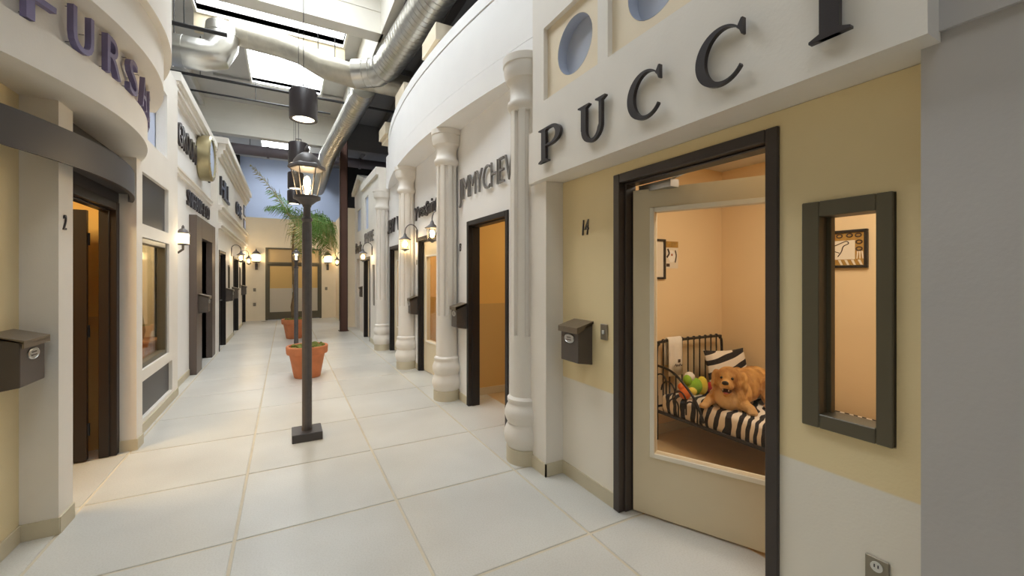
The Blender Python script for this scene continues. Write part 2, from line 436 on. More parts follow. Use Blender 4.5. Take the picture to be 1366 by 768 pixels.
def beam(x0, x1, y, z0, label, m='beam_white', th=.22):
    t = MB(); t.box(x0, x1, y, y + th, z0 + .06, ROOF); t.box(x0, x1, y - .03, y + th + .03, z0, z0 + .06); t.box(x0, x1, y - .012, y, z0 + .36, z0 + .375)
    return struct('beam', t, m, label)
beam(-7, 1.4, 6.95, 5.42, 'near deep white roof beam crossing above the corridor')
beam(-7, 1.4, 13.7, 5.40, 'far deep white roof beam crossing behind the round pipe')
beam(1.4, 8, 13.7, 5.4, 'roof beam above the far right shops, painted grey as shade', 'deck_shaded')
beam(1.4, 8, 9.6, 5.75, 'roof beam over the curved canopy, painted grey as shade', 'deck_shaded')
t = MB(); t.box(1.36, 1.5, -4, 19.8, 5.42, ROOF); struct('beam', t, 'beam_white', 'long white girder running along the corridor beside the ducts')
t = MB(); t.box(-1.45, 1.09, 9.29, 9.40, 5.93, ROOF); struct('beam', t, 'beam_tan', 'tan skylight shaft side behind the wrapped duct')
for k, y in enumerate((5.48, 7.68, 9.9, 12.0)):
    struct('beam', B(-1.5, 1.36, y - .025, y + .025, ROOF - .05, ROOF - .005), 'steel', ('nearest', 'second', 'third', 'farthest')[k] + ' thin steel strut carrying a pendant cable')
for k, x in enumerate((-2.0, -3.2)):
    struct('beam', B(x, x + .09, -4, 19.8, ROOF - .24, ROOF), 'deck', ('inner', 'outer')[k] + ' pale purlin under the roof deck on the left')
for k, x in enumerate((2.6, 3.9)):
    struct('beam', B(x, x + .1, -4, 19.8, ROOF - .3, ROOF - .05), 'deck_shaded', ('inner', 'outer')[k] + ' purlin painted grey as shade under the darkened roof deck')
struct('wall_end', B(-7, 8, 19.8, 20.0, 0, ROOF), 'sky_blue', 'blue painted upper end wall of the building')
struct('wall_south', B(-7, 8, -4.2, -4, 0, ROOF), 'plaster_grey', 'plain wall behind the viewer')
struct('wall_left_outer', B(-7.2, -7, -4, 19.8, 0, ROOF), 'deck', 'outer building wall behind the left shops')
struct('wall_right_outer', B(8, 8.2, -4, 19.8, 0, ROOF), 'deck_shaded', 'outer building wall behind the right shops')

# ------------------------------------------------------------------ left shops
# shop 2 near recess, pillars, curved fascia
CY, CX, RR = 3.80, -3.58, 2.66
struct('wall_left', B(-1.5, -1.32, -2.6, 3.4, 0, 2.52), 'plaster_yellow', 'cream recessed wall behind the nearest left mailbox')
struct('pillar', B(-1.5, -1.16, 3.385, 3.57, 0, 2.52), 'plaster', 'square cream pillar bearing the number 2')
struct('pillar', B(-1.36, -1.13, 4.70, 4.865, 0, 2.52), 'plaster', 'square cream pillar at the far side of the dark doorway')
struct('wall_left', B(-1.36, -1.245, 3.57, 4.70, 2.12, 2.52), 'charcoal', 'charcoal panel over the dark doorway 2')
f = MB()
arc_loft(f, 'L', CX, CY, RR, 1.0, 4.90, [(0, 2.52), (0, 2.73), (-.035, 2.745), (-.035, 2.99), ('x', -1.6, 2.99), ('x', -1.6, 2.52)], 60, -1.18)
struct('wall_left', f, 'plaster', 'curved cream fascia carrying the violet letters', smooth=30)
f = MB(); arc_loft(f, 'L', CX, CY, RR + .10, 1.0, 4.90, [(0, 2.99), (0, 3.28), ('x', -1.6, 3.28), ('x', -1.6, 2.99)], 60, -1.19)
struct('trim_2', f, 'plaster', 'middle stepped cornice tier above the violet letters', smooth=30)
f = MB(); arc_loft(f, 'L', CX, CY, RR + .15, 1.0, 4.90, [(0, 3.281), (0, 3.95), ('x', -1.6, 3.95), ('x', -1.6, 3.281)], 60, -1.19)
struct('trim_3', f, 'plaster', 'top stepped cornice tier above the violet letters', smooth=30)
cn = MB(); arc_loft(cn, 'L', CX, 3.85, 2.57, 2.4, 4.86, [(0, 2.13), (0, 2.325), (-.03, 2.325), (-.03, 2.135)], 60, -1.24)
arc_loft(cn, 'L', CX, 3.85, 2.545, 2.4, 4.86, [(0, 2.20), (0, 2.22), ('x', -1.24, 2.22), ('x', -1.24, 2.20)], 60, -1.23)
tag(cn.build('curved_awning', 'charcoal', smooth=30), 'charcoal curved awning band under the violet letter fascia', 'awning')
# violet letters on the arc
sg = empty('wall_sign', (CX, CY, 2.735), label='violet standing letters on the curved cream fascia', cat='sign')
for ch, a0 in zip('FURSACE', (-21.0, -15.4, -9.4, -3.3, 2.6, 8.6, 15.0)):
    vs, fs, wd = glyph(ch, .0); out = []
    wsc = .155 / wd
    for (a, b, d) in vs:
        ang = math.radians(a0) + a * wsc / 2.66; rad = 2.645 + (d + .5) * .03
        out.append((rad * math.cos(ang), rad * math.sin(ang), b * .245))
    lt = MB().add(out, fs).build('letter', 'violet_letter', sg, local=True)
    for (fa, fb) in ((.12, .9), (.12, .12), (.75, .5)):
        ang = math.radians(a0) + fa * .155 / 2.66
        pn = MB(); pn.tube([(2.62 * math.cos(ang), 2.62 * math.sin(ang), fb * .245), (2.65 * math.cos(ang), 2.65 * math.sin(ang), fb * .245)], .002, 5)
        pn.build('pin', 'pin', lt, local=True)
sign('2', 'L', -1.16, 3.43, 1.775, .095, .62, 0, 'black_letter', 'small dark number 2 on the square cream pillar', depth=.008, slant=.12)

# doors
def frame(parent, side, xa, xb, y0, y1, z1, fw, m='bronze', head=None):
    """three-piece door frame, each piece with an outer stop"""
    head = head or fw
    s = -1 if side == 'R' else 1
    for (a, b) in ((y0, y0 + fw), (y1 - fw, y1)):
        q = MB(); q.box(xa, xb, a, b, 0, z1)
        inner = b if a == y0 else a; sgn = 1 if a == y0 else -1
        q.box(xa - s * .045, xb, inner - sgn * .002, inner + sgn * .012, 0, z1 - head)
        q.build('jamb', m, parent, bevel=.004)
    q = MB(); q.box(xa, xb, y0 + fw, y1 - fw, z1 - head, z1); q.box(xa - s * .045, xb, y0 + fw, y1 - fw, z1 - head - .012, z1 - head)
    q.build('head', m, parent, bevel=.004)
def leaf(parent, hinge, ang, width, height, z0=.012, m='door_paint', glass=None, th=.042, flip=1, handle=True, gm='glass', trim='white_trim', hingeside=True):
    """door leaf in its own frame: local x runs along the leaf from the hinge, glass=(x0,x1,z0,z1)"""
    T = Matrix.Translation(hinge) @ Matrix.Rotation(ang, 4, 'Z')
    q = MB()
    def add(mb, name, mm, par, **k):
        off = wloc(parent)
        o = mb.build(name, mm, par, local=True, **k)
        return o
    L = MB()
    if glass: holed(L, 'Y', -th / 2, th / 2, 0, width, z0, z0 + height, [glass])
    else: L.box(0, width, -th / 2, th / 2, z0, z0 + height)
    def tr(mb):
        o2 = MB(); o2.f = mb.f; off = wloc(parent); o2.v = [tuple((T @ Vector(p)) - off) for p in mb.v]; return o2
    lo = tr(L).build('leaf', m, parent, local=True)
    if glass:
        a, b, c, d = glass
        tr(B(a, b, -.004, .004, c, d)).build('glass', gm, lo, local=True)
        g = MB(); tw = .028
        for sy in (-1, 1):
            ya, yb = sorted((sy * th / 2, sy * (th / 2 + .012)))
            g.box(a - tw, a, ya, yb, c - tw, d + tw); g.box(b, b + tw, ya, yb, c - tw, d + tw); g.box(a, b, ya, yb, c - tw, c); g.box(a, b, ya, yb, d, d + tw)
        tr(g).build('glazing_bead', trim, lo, local=True, bevel=.003)
    if handle:
        h = MB(); x = width - .07
        for sy in (-1, 1):
            h.tube([(x, sy * th / 2, .98), (x, sy * (th / 2 + .05), .98)], .012, 8); h.tube([(x, sy * (th / 2 + .05), .98), (x - .1, sy * (th / 2 + .05), .98)], .009, 8)
            h.box(x - .025, x + .025, min(sy * th / 2, sy * (th / 2 + .006)), max(sy * th / 2, sy * (th / 2 + .006)), .9, 1.06)
        tr(h).build('handle', 'steel', lo, local=True)
    if hingeside:
        for hz in (.25, 1.05, height - .22):
            h = MB(); h.tube([(0, -th / 2, hz - .05), (0, -th / 2, hz + .05)], .011, 8); h.box(0, .035, -th / 2 - .004, -th / 2 + .001, hz - .05, hz + .05)
            tr(h).build('hinge', 'black_iron', parent, local=True)
    return lo
# door 2 left: dark frame, dark leaf opened inwards, hinged at the far jamb
d = empty('door_1', (-1.24, 4.1, 0), label='dark brown door standing open beside the number 2 pillar', kind='structure')
frame(d, 'L', -1.24, -1.35, 3.57, 4.70, 2.12, .07, 'dark_wood')
leaf(d, (-1.41, 4.60, 0), PI + .04, .86, 2.02, m='dark_wood', handle=True)
# room behind door 2
rm = MB(); rm.box(-3.4, -3.3, 2.0, 5.6, 0, 2.6); rm.box(-3.4, -1.36, 4.866, 4.96, 0, 2.6); rm.box(-3.4, -1.5, 2.0, 2.1, 0, 2.6)
struct('wall_room', rm, 'gold_wall', 'golden room walls seen past the open dark door')
struct('ceiling', B(-3.4, -1.5, 2.0, 4.96, 2.6, 2.65), 'deck', 'ceiling of the golden room behind door 2')
struct('floor', B(-3.4, -1.36, 2.0, 4.96, -.05, -.003), 'tan_floor', 'tan floor of the golden room behind door 2')
area_light('room_lamp', (-2.3, 3.8, 2.55), .6, .6, 34, (1, .76, .38))

# window shop (left, second front)
wl = MB(); holed(wl, 'X', -1.30, -1.2, 4.865, 6.64, 0, 3.93, [(5.0, 6.20, .6, 1.875), (5.0, 6.17, 2.0, 2.5), (5.02, 6.36, .13, .49), (4.9, 6.11, 2.85, 3.58)])
struct('wall_left', wl, 'plaster', 'cream shopfront wall with window and dark panels')
struct('wall_left', B(-1.36, -1.2, 1.0, 4.865, 3.95, 4.0), 'plaster', 'narrow coping above the stepped curved cornice')
struct('trim_4', B(-1.34, -1.31, 4.9, 6.13, 2.83, 3.6), 'sky_blue', 'pale blue recessed panel high on the window shopfront')
struct('trim_5', B(-1.34, -1.235, 5.0, 6.17, 2.0, 2.5), 'charcoal', 'charcoal panel above the left shop window')
struct('trim_6', B(-1.34, -1.235, 5.02, 6.36, .13, .49), 'charcoal', 'charcoal panel below the left shop window')
tag(B(-1.235, -1.222, 5.03, 5.09, .27, .36).build('outlet_plate', 'white_plastic', bevel=.003), 'small white outlet plate on the charcoal panel below window', 'outlet')
wn = empty('window_1', (-1.25, 5.6, .6), label='dark framed display window in the left cream shopfront', kind='structure')
for q, nm in ((B(-1.295, -1.22, 5.0, 5.05, .6, 1.875), 'jamb'), (B(-1.295, -1.22, 6.13, 6.20, .6, 1.875), 'jamb'), (B(-1.295, -1.22, 5.05, 6.13, .6, .65), 'sill'), (B(-1.295, -1.22, 5.05, 6.13, 1.82, 1.875), 'head')):
    q.build('window_' + nm, 'olive_frame', wn, bevel=.004)
B(-1.275, -1.267, 5.05, 6.13, .65, 1.82).build('pane', 'glass', wn)
rm = MB(); rm.box(-3.2, -3.1, 4.96, 6.7, 0, 2.6); rm.box(-3.1, -1.30, 6.64, 6.7, 0, 2.6)
struct('wall_room', rm, 'plaster_yellow', 'warm room walls behind the left display window')
struct('ceiling', B(-3.2, -1.30, 4.96, 6.64, 2.6, 2.65), 'deck', 'ceiling of the room behind the display window')
struct('floor', B(-3.2, -1.30, 4.96, 6.64, -.05, -.003), 'floor_tile', 'pale floor of the room behind the display window')
area_light('room_lamp', (-2.0, 5.8, 2.55), .6, .6, 17, (1, .9, .68))
ch = empty('drawer_chest', (-1.75, 6.43, 0), label='honey wood drawer chest behind the left display window', cat='chest')
B(-2.25, -1.38, 6.25, 6.62, 0, .72).build('body', 'wood_honey', ch, bevel=.006)
for z in (.08, .40):
    dr = B(-2.2, -1.42, 6.23, 6.25, z, z + .28).build('drawer', 'wood_honey', ch, bevel=.004)
    MB().ell((-1.58, 6.215, z + .14), (.018, .016, .018), 10, 6).build('knob', 'dark_wood', dr, smooth=60)
B(-2.28, -1.35, 6.22, 6.63, .72, .75).build('top', 'wood_honey', ch, bevel=.004)
vz = MB().lathe([(.05, .75), (.07, .85), (.05, 1.0), (.025, 1.1), (.02, 1.5), (.0, 1.52)], 14, (-1.53, 6.42, 0)).build('table_ornament', 'brass', smooth=40)
tag(vz, 'slim brass ornament standing on the honey wood chest', 'ornament')
pl = empty('hanging_lamp', (-1.6, 5.95, 1.75), label='small hanging lamp inside the left display window', cat='lamp')
MB().tube([(-1.6, 5.95, 1.9), (-1.6, 5.95, 2.6)], .006, 6).build('cord', 'black_iron', pl)
MB().lathe([(.02, 1.92), (.09, 1.84), (.1, 1.8)], 16, (-1.6, 5.95, 0)).build('shade', 'brass', pl, smooth=40)
MB().ell((-1.6, 5.95, 1.78), (.06, .06, .045), 14, 8).build('bulb', 'jar_glow', pl, smooth=60)
tag(B(-1.2, -1.192, 4.93, 4.965, 1.12, 1.22).build('light_switch', 'switch_plate', bevel=.002), 'small metal switch plate beside the left display window', 'switch')

# shop with round window and brown portal
XC = -1.28
w3 = MB(); holed(w3, 'X', XC - .15, XC, 6.64, 9.9, 0, 3.95, [(8.25, 9.36, 0, 2.12)])
struct('wall_left', w3, 'plaster_white', 'white shopfront wall with round window and brown portal')
cr = MB(); cr.box(XC - .15, XC + .05, 6.64, 9.9, 3.80, 3.86); cr.box(XC - .15, XC + .08, 6.64, 9.9, 3.86, 3.92); cr.box(XC - .15, XC + .12, 6.60, 9.9, 3.96, 4.07); cr.box(XC - .15, XC + .10, 6.62, 9.9, 3.92, 3.96)
struct('trim_7', cr, 'plaster', 'stepped cornice over the shop with round window')
struct('trim_8', B(XC, XC + .035, 6.64, 9.85, 2.86, 2.92).box(XC, XC + .05, 6.64, 9.85, 2.92, 2.945), 'plaster', 'slim moulding between the two dark signs')
pt = empty('door_2', (-1.2, 8.8, 0), label='brown portal with recessed dark door below dark sign', kind='structure')
B(XC, -1.185, 7.83, 8.28, 0, 2.43).build('portal_side', 'portal_brown', pt, bevel=.004); B(XC, -1.185, 9.36, 9.72, 0, 2.43).build('portal_side', 'portal_brown', pt, bevel=.004)
B(XC, -1.185, 8.28, 9.36, 2.11, 2.43).build('portal_head', 'portal_brown', pt, bevel=.004)
B(-1.62, XC, 8.20, 8.28, 0, 2.13).build('reveal', 'dark_wood', pt); B(-1.62, XC, 9.36, 9.44, 0, 2.13).build('reveal', 'dark_wood', pt); B(-1.62, XC, 8.28, 9.36, 2.12, 2.2).build('reveal', 'dark_wood', pt)
leaf(pt, (-1.58, 8.30, 0), PI / 2, 1.05, 2.08, m='dark_wood')
rw = empty('round_window', (XC, 8.78, 3.5), label='brass rimmed round window drum on the white upper wall', cat='window')
T = Matrix.Translation((XC, 8.70, 3.50)) @ Matrix.Rotation(PI / 2, 4, 'Y')
q = MB(); q.lathe([(.36, 0), (.38, .02), (.38, .17), (.36, .19), (.315, .19), (.315, .02)], 40, T=T, caps=False)
q.build('rim', 'brass', rw, smooth=40)
q = MB(); q.lathe([(.315, .0), (.315, .165)], 40, T=T); q.build('face', 'sky_blue', rw)
for k in range(14):
    a = 2 * PI * k / 14
    q = MB(); q.ell((XC + .19, 8.70 + .337 * math.cos(a), 3.50 + .337 * math.sin(a)), (.008, .012, .012), 8, 5); q.build('rivet', 'brass', rw, smooth=60)
sign('GROOM', 'L', XC, 7.02, 3.28, .33, .6, .10, 'black_letter', 'dark letters before the brass round window', depth=.03, yend=8.3)
sign('RS', 'L', XC, 9.28, 3.26, .30, .6, .10, 'black_letter', 'dark letters after the brass round window', depth=.03, yend=9.70)
sign('SNIFFANY & CO', 'L', XC, 7.62, 2.55, .24, .6, .08, 'black_letter', 'dark long sign above the brown portal', depth=.03, yend=9.6)

# last left shops
X4 = -1.16
dl = [(9.99, 11.0, 2.02), (12.55, 13.75, 2.0), (14.95, 16.1, 2.0)]
w4 = MB(); holed(w4, 'X', X4 - .2, X4, 9.9, 16.3, 0, 4.1, [(a, b, 0, c) for a, b, c in dl] + [(11.45, 11.75, 1.15, 1.75), (14.1, 14.4, 1.15, 1.75)])
struct('wall_left', w4, 'plaster', 'far left cream shopfront wall with three dark doors')
cr = MB()
cr.box(X4, X4 + .04, 9.9, 16.3, 3.83, 3.9); cr.box(X4, X4 + .08, 9.9, 16.3, 3.9, 3.98); cr.box(X4 - .2, X4 + .17, 9.86, 16.3, 4.1, 4.22); cr.box(X4, X4 + .12, 9.9, 16.3, 3.98, 4.1)
struct('trim_9', cr, 'plaster', 'long stepped cornice over the far left shops')
struct('trim_10', B(X4, X4 + .06, 9.9, 16.3, 2.80, 2.86).box(X4, X4 + .09, 9.9, 16.3, 2.86, 2.9), 'plaster', 'upper moulding under the far left signs')
struct('trim_11', B(X4, X4 + .05, 9.9, 16.3, 2.44, 2.5).box(X4, X4 + .075, 9.9, 16.3, 2.5, 2.54), 'plaster', 'lower moulding over the far left doors')
for k, (a, b, c) in enumerate(dl):
    dd = empty('door_%d' % (3 + k), (X4, (a + b) / 2, 0), label=('near', 'middle', 'end')[k] + ' dark door of the far left shops', kind='structure')
    frame(dd, 'L', X4 + .012, X4 - .16, a, b, c, .06, 'black_iron')
    leaf(dd, (X4 - .12, a + .07, 0), PI / 2, b - a - .14, c - .08, m='dark_wood', hingeside=False)
for k, (y0) in enumerate((11.45, 14.1)):
    wn = empty('window_%d' % (2 + k), (X4, y0 + .15, 1.15), label=('narrow window after the near far-left door', 'narrow window before the end far-left door')[k], kind='structure')
    q = MB(); q.box(X4 - .1, X4 + .012, y0, y0 + .04, 1.15, 1.75); q.box(X4 - .1, X4 + .012, y0 + .26, y0 + .3, 1.15, 1.75); q.box(X4 - .1, X4 + .012, y0 + .04, y0 + .26, 1.15, 1.19); q.box(X4 - .1, X4 + .012, y0 + .04, y0 + .26, 1.71, 1.75)
    q.build('frame', 'olive_frame', wn); B(X4 - .06, X4 - .05, y0 + .04, y0 + .26, 1.19, 1.71).build('pane', 'door_glass_frost', wn)
sign('HILL', 'L', X4, 10.05, 3.12, .40, .55, .1, 'black_letter', 'tall dark letters on the far left upper wall', depth=.04, yend=11.5)
sign('ONE', 'L', X4, 13.0, 3.15, .36, .55, .1, 'black_letter', 'short dark sign farther along the left upper wall', depth=.04, yend=14.5)
for k, z in enumerate((2.98, 3.4)):
    wn = empty('window_%d' % (4 + k), (X4, 15.7, z), label=('lower', 'upper')[k] + ' small blue window at the far left end', kind='structure')
    B(X4 - .01, X4 + .02, 15.4, 16.0, z, z + .32).build('frame', 'charcoal', wn); B(X4 + .015, X4 + .026, 15.45, 15.95, z + .04, z + .28).build('pane', 'sky_blue', wn)

# end wall
ew = MB(); holed(ew, 'Y', 16.3, 16.45, -2.2, 4, 0, 3.46, [(-.6, 1.13, 0, 2.46)])
struct('wall_end', ew, 'plaster_cream', 'cream end wall with glazed double door')
ed = empty('door_6', (.26, 16.35, 0), label='olive framed double door with frosted glass at the corridor end', kind='structure')
for (x0, x1, z0, z1, nm) in ((-.6, -.53, 0, 2.46, 'jamb'), (1.06, 1.13, 0, 2.46, 'jamb'), (-.53, 1.06, 2.41, 2.46, 'head'), (-.53, 1.06, 1.90, 1.97, 'transom')):
    B(x0, x1, 16.28, 16.42, z0, z1).build(nm, 'olive_frame', ed, bevel=.005)
B(-.53, 1.06, 16.33, 16.36, 1.97, 2.41).build('transom_panel', 'transom_tan', ed)
for x0, x1 in ((-.53, .26), (.27, 1.06)):
    lf = MB(); holed(lf, 'Y', 16.32, 16.37, x0, x1, .01, 1.90, [(x0 + .06, x1 - .06, .27, 1.84)]); lf = lf.build('leaf', 'olive_frame', ed)
    B(x0 + .06, x1 - .06, 16.34, 16.35, .27, 1.84).build('glass', 'door_glass_frost', lf)
    xh = x1 - .04 if x0 < 0 else x0 + .04
    MB().tube([(xh, 16.30, .95), (xh, 16.28, .95), (xh, 16.28, 1.2), (xh, 16.30, 1.2)], .01, 6).build('handle', 'steel', lf)
for k, (x, z) in enumerate(((-.91, 1.04), (-.91, .55), (1.28, 1.05))):
    tag(B(x - .04, x + .04, 16.285, 16.3, z - .055, z + .055).build('wall_plate', 'switch_plate', bevel=.003), ('upper small metal plate left of the end door', 'lower small metal plate left of the end door', 'small plate right of the end door')[k], 'plate')

# ------------------------------------------------------------------ right shops
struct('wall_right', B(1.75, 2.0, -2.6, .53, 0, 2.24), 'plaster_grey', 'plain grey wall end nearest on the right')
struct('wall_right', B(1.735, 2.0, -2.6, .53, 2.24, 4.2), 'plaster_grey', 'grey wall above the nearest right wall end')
XP = 1.865
pw = MB(); holed(pw, 'X', XP, 1.985, .5, 2.86, 0, 2.21, [(1.017, 2.036, 0, 2.145), (.628, .925, .9, 1.795)])
struct('wall_right', pw, 'shop_wall', 'two-tone cream shop wall with the glass dog room door')
struct('pillar', B(1.71, XP, 2.605, 2.85, 0, 2.21), 'plaster', 'square cream pilaster beside the nearest right mailbox')
fa = MB(); holed(fa, 'X', 1.65, 1.75, .485, 2.69, 2.21, 3.9, [(1.95, 2.545, 2.775, 3.30), (1.27, 1.86, 2.775, 3.30), (.6, 1.18, 2.775, 3.3)])
fa.box(1.75, 2.0, .485, 2.85, 2.212, 2.70); fa.box(1.75, 2.0, 2.62, 2.85, 2.70, 3.9)
fa.box(1.665, 1.75, 2.69, 2.78, 2.212, 2.6); fa.box(1.675, 1.76, 2.69, 2.74, 2.6, 3.9)
struct('wall_right', fa, 'plaster', 'deep cream fascia carrying the black serif letters')
def ring_panel(y0, y1, z0, z1, cy, cz, ry, rz, label, nm):
    q = MB(); n = 32; vs = []; fs = []
    # square panel with an oval hole: outer ring mapped to the square border
    for d in (1.685, 1.735):
        for k in range(n):
            a = 2 * PI * k / n; c_, s_ = math.cos(a), math.sin(a)
            vs.append((d, cy + ry * c_, cz + rz * s_))
        for k in range(n):
            a = 2 * PI * k / n; c_, s_ = math.cos(a), math.sin(a); m_ = max(abs(c_), abs(s_))
            yy = cy + (c_ / m_) * ((y1 - cy) if c_ > 0 else (cy - y0)); zz = cz + (s_ / m_) * ((z1 - cz) if s_ > 0 else (cz - z0))
            vs.append((d, yy, zz))
    for k in range(n):
        j = (k + 1) % n
        fs.append((k, j, n + j, n + k)); fs.append((2 * n + k, 3 * n + k, 3 * n + j, 2 * n + j)); fs.append((k, 2 * n + k, 2 * n + j, j))
    q.add(vs, fs); return struct(nm, q, 'plaster_cream', label, smooth=30)
for k, (y0, y1) in enumerate(((1.95, 2.545), (1.27, 1.86), (.6, 1.18))):
    nm = ('far', 'middle', 'near')[k]
    ring_panel(y0, y1, 2.775, 3.30, (y0 + y1) / 2 - .02, 3.04, .188, .188, nm + ' cream square panel with oval porthole over the serif letters', 'trim_%d' % (12 + k))
    q = MB(); q.lathe([(.186, 0), (.186, .075), (0.0, .075)], 36, T=Matrix.Translation((1.684, (y0 + y1) / 2 - .02, 3.04)) @ Matrix.Rotation(PI / 2, 4, 'Y'), caps=False)
    struct('trim_%d' % (15 + k), q, 'porthole_blue', nm + ' blue lining of the oval porthole', smooth=40)

# black serif letters, hand drawn
def arcpts(cx, cy, rx, ry, a0, a1, n=20): return [(cx + rx * math.cos(math.radians(a0 + (a1 - a0) * i / n)), cy + ry * math.sin(math.radians(a0 + (a1 - a0) * i / n))) for i in range(n + 1)]
def slab(x0, x1, z, up): return [(x0 - .11, z), (x1 + .11, z), (x1 + .11, z + up * .035), (x1, z + up * .09), (x0, z + up * .09), (x0 - .11, z + up * .035)]
def serif_letter(ch):
    if ch == 'I': return [[(.13, 0), (.33, 0), (.33, 1), (.13, 1)], slab(.13, .33, 0, 1), slab(.13, .33, 1, -1)], .46
    if ch == 'P': return [[(.13, 0), (.30, 0), (.30, 1), (.13, 1)], slab(.13, .30, 0, 1), slab(.13, .30, 1, -1)[:],
        [(.28, 1)] + [(.45, 1)] + arcpts(.50, .72, .36, .28, 90, -90, 18) + [(.28, .44), (.28, .50)] + [(.45, .50)] + arcpts(.48, .72, .20, .22, -90, 90, 18) + [(.28, .94)]], .86
    if ch == 'U': return [[(.13, 1), (.30, 1), (.30, .36)] + arcpts(.50, .36, .20, .29, 180, 345, 14) + [(.73, .36), (.73, 1), (.82, 1), (.82, .36)] + arcpts(.48, .36, .34, .37, -5, -180, 22) + [(.13, .36)],
        slab(.13, .30, 1, -1), slab(.73, .82, 1, -1)], .95
    if ch == 'C': return [arcpts(.50, .5, .46, .515, 44, 322, 44) + arcpts(.575, .5, .355, .455, 322, 44, 44),
        [(.80, .84), (.875, .975), (.905, .975), (.905, .70), (.88, .70), (.85, .78)]], .94
sg = empty('wall_sign', (1.65, 2.57, 2.312), label='large black serif letters on the near right cream fascia', cat='sign')
for ch, ya, yb in (('P', 2.57, 2.29), ('U', 2.105, 1.84), ('C', 1.68, 1.44), ('C', 1.255, 1.015), ('I', .79, .655)):
    polys, wd = serif_letter(ch); q = MB(); hh = .24; k = (ya - yb) / wd
    for i, po in enumerate(polys):
        e = .0007 * i
        q.prism(po, lambda a, b, dd, k=k, ya=ya: (1.65 - dd, ya - a * k, 2.312 + b * hh), .012, .034 + e)
    q.build('letter', 'black_letter', sg)
# number 14, mailbox etc
sign('14', 'R', XP, 2.365, 1.79, .115, .6, .12, 'black_letter', 'small dark number 14 above the near right mailbox', depth=.008, slant=.1)
def mailbox(loc, rz, wd, label):
    e = empty('mailbox', loc, rz, label=label, cat='mailbox', group='wall mailboxes')
    h = .285; dp = .125
    # local: front faces +x, wall at x=0
    q = MB(); q.prism([(0, 0), (dp, .02), (dp, h - .035), (0, h)], lambda a, b, d: (a, d, b), -wd / 2, wd / 2); q.build('body', 'mailbox_paint', e, local=True, bevel=.004)
    q = MB(); q.prism([(0, h + .001), (dp + .018, h - .038), (dp + .018, h - .062), (dp + .01, h - .062), (dp + .01, h - .03), (0, h + .015)][:], lambda a, b, d: (a, d, b), -wd / 2 - .01, wd / 2 + .01)
    q.add([(0, -wd / 2 - .01, h), (dp + .018, -wd / 2 - .01, h - .04), (dp + .018, wd / 2 + .01, h - .04), (0, wd / 2 + .01, h), (0, -wd / 2 - .01, h + .018), (dp + .018, -wd / 2 - .01, h - .022), (dp + .018, wd / 2 + .01, h - .022), (0, wd / 2 + .01, h + .018)],
          [(0, 1, 2, 3), (4, 5, 6, 7), (0, 1, 5, 4), (1, 2, 6, 5), (2, 3, 7, 6), (3, 0, 4, 7)])
    q.build('lid', 'mailbox_lid', e, local=True)
    T = Matrix.Translation((dp, 0, h - .105)) @ Matrix.Rotation(PI / 2, 4, 'Y') @ Matrix.Diagonal((.85, 1.5, 1, 1))
    pl = MB().lathe([(.038, 0), (.038, .004), (.033, .008), (.031, .005)], 20, T=T).build('name_plate', 'steel', e, local=True, smooth=30)
    q = MB()
    for zz, hw in ((.008, .022), (-.008, .028)): q.box(dp + .005, dp + .007, -hw, hw, h - .105 + zz - .003, h - .105 + zz + .003)
    q.build('engraving', 'mailbox_paint', pl, local=True)
    return e
mailbox((1.865, 2.355, .885), PI, .20, 'bronze mailbox below the number 14')
sw = tag(B(1.855, 1.865, 2.098, 2.165, 1.075, 1.18).build('light_switch', 'switch_plate', bevel=.003), 'metal switch plate between the near mailbox and glass door', 'switch')
B(1.845, 1.856, 2.125, 2.138, 1.115, 1.14).build('toggle', 'white_plastic', sw)
ot = tag(B(1.857, 1.865, .645, .715, .375, .49).build('power_outlet', 'switch_plate', bevel=.003), 'metal power outlet low on the right wall below the olive window', 'outlet')
for z in (.405, .46):
    MB().lathe([(.018, 0), (.018, .004)], 16, T=Matrix.Translation((1.857, .68, z)) @ Matrix.Rotation(-PI / 2, 4, 'Y')).build('socket', 'white_plastic', ot)
    MB().box(1.851, 1.8535, .673, .676, z - .002, z + .009).box(1.851, 1.8535, .684, .687, z - .002, z + .009).build('slot', 'black_iron', ot)
# glass door 14
dn = empty('door_7', (1.9, 1.53, 0), label='dark framed glass door of the dog room standing ajar', kind='structure')
frame(dn, 'R', 1.85, 1.985, 1.017, 2.036, 2.145, .055, 'bronze')
lf = leaf(dn, (1.965, 1.965, 0), -PI / 2 + math.radians(26), .90, 2.03, glass=(.135, .80, .405, 1.895), hingeside=False)
q = MB(); q.box(1.99, 2.06, 1.70, 1.95, 2.03, 2.075); q.tube([(2.03, 1.8, 2.07), (2.05, 1.62, 2.11), (1.99, 1.5, 2.11)], .008, 6); q.build('door_closer', 'steel', dn)
# olive window
wn = empty('window_6', (1.87, .78, .9), label='narrow olive framed window right of the glass door', kind='structure')
for (y0, y1, z0, z1, nm) in ((.632, .68, .90, 1.795, 'jamb'), (.86, .922, .90, 1.795, 'jamb'), (.68, .86, .90, .955, 'sill'), (.68, .86, 1.735, 1.795, 'head')):
    B(1.848, 1.95, y0, y1, z0, z1).build('window_' + nm, 'olive_frame', wn, bevel=.003)
q = MB(); q.box(1.91, 1.94, .68, .695, .955, 1.735); q.box(1.91, 1.94, .845, .86, .955, 1.735); q.build('inner_stop', 'olive_frame', wn)
B(1.922, 1.928, .69, .85, .955, 1.735).build('pane', 'glass', wn)

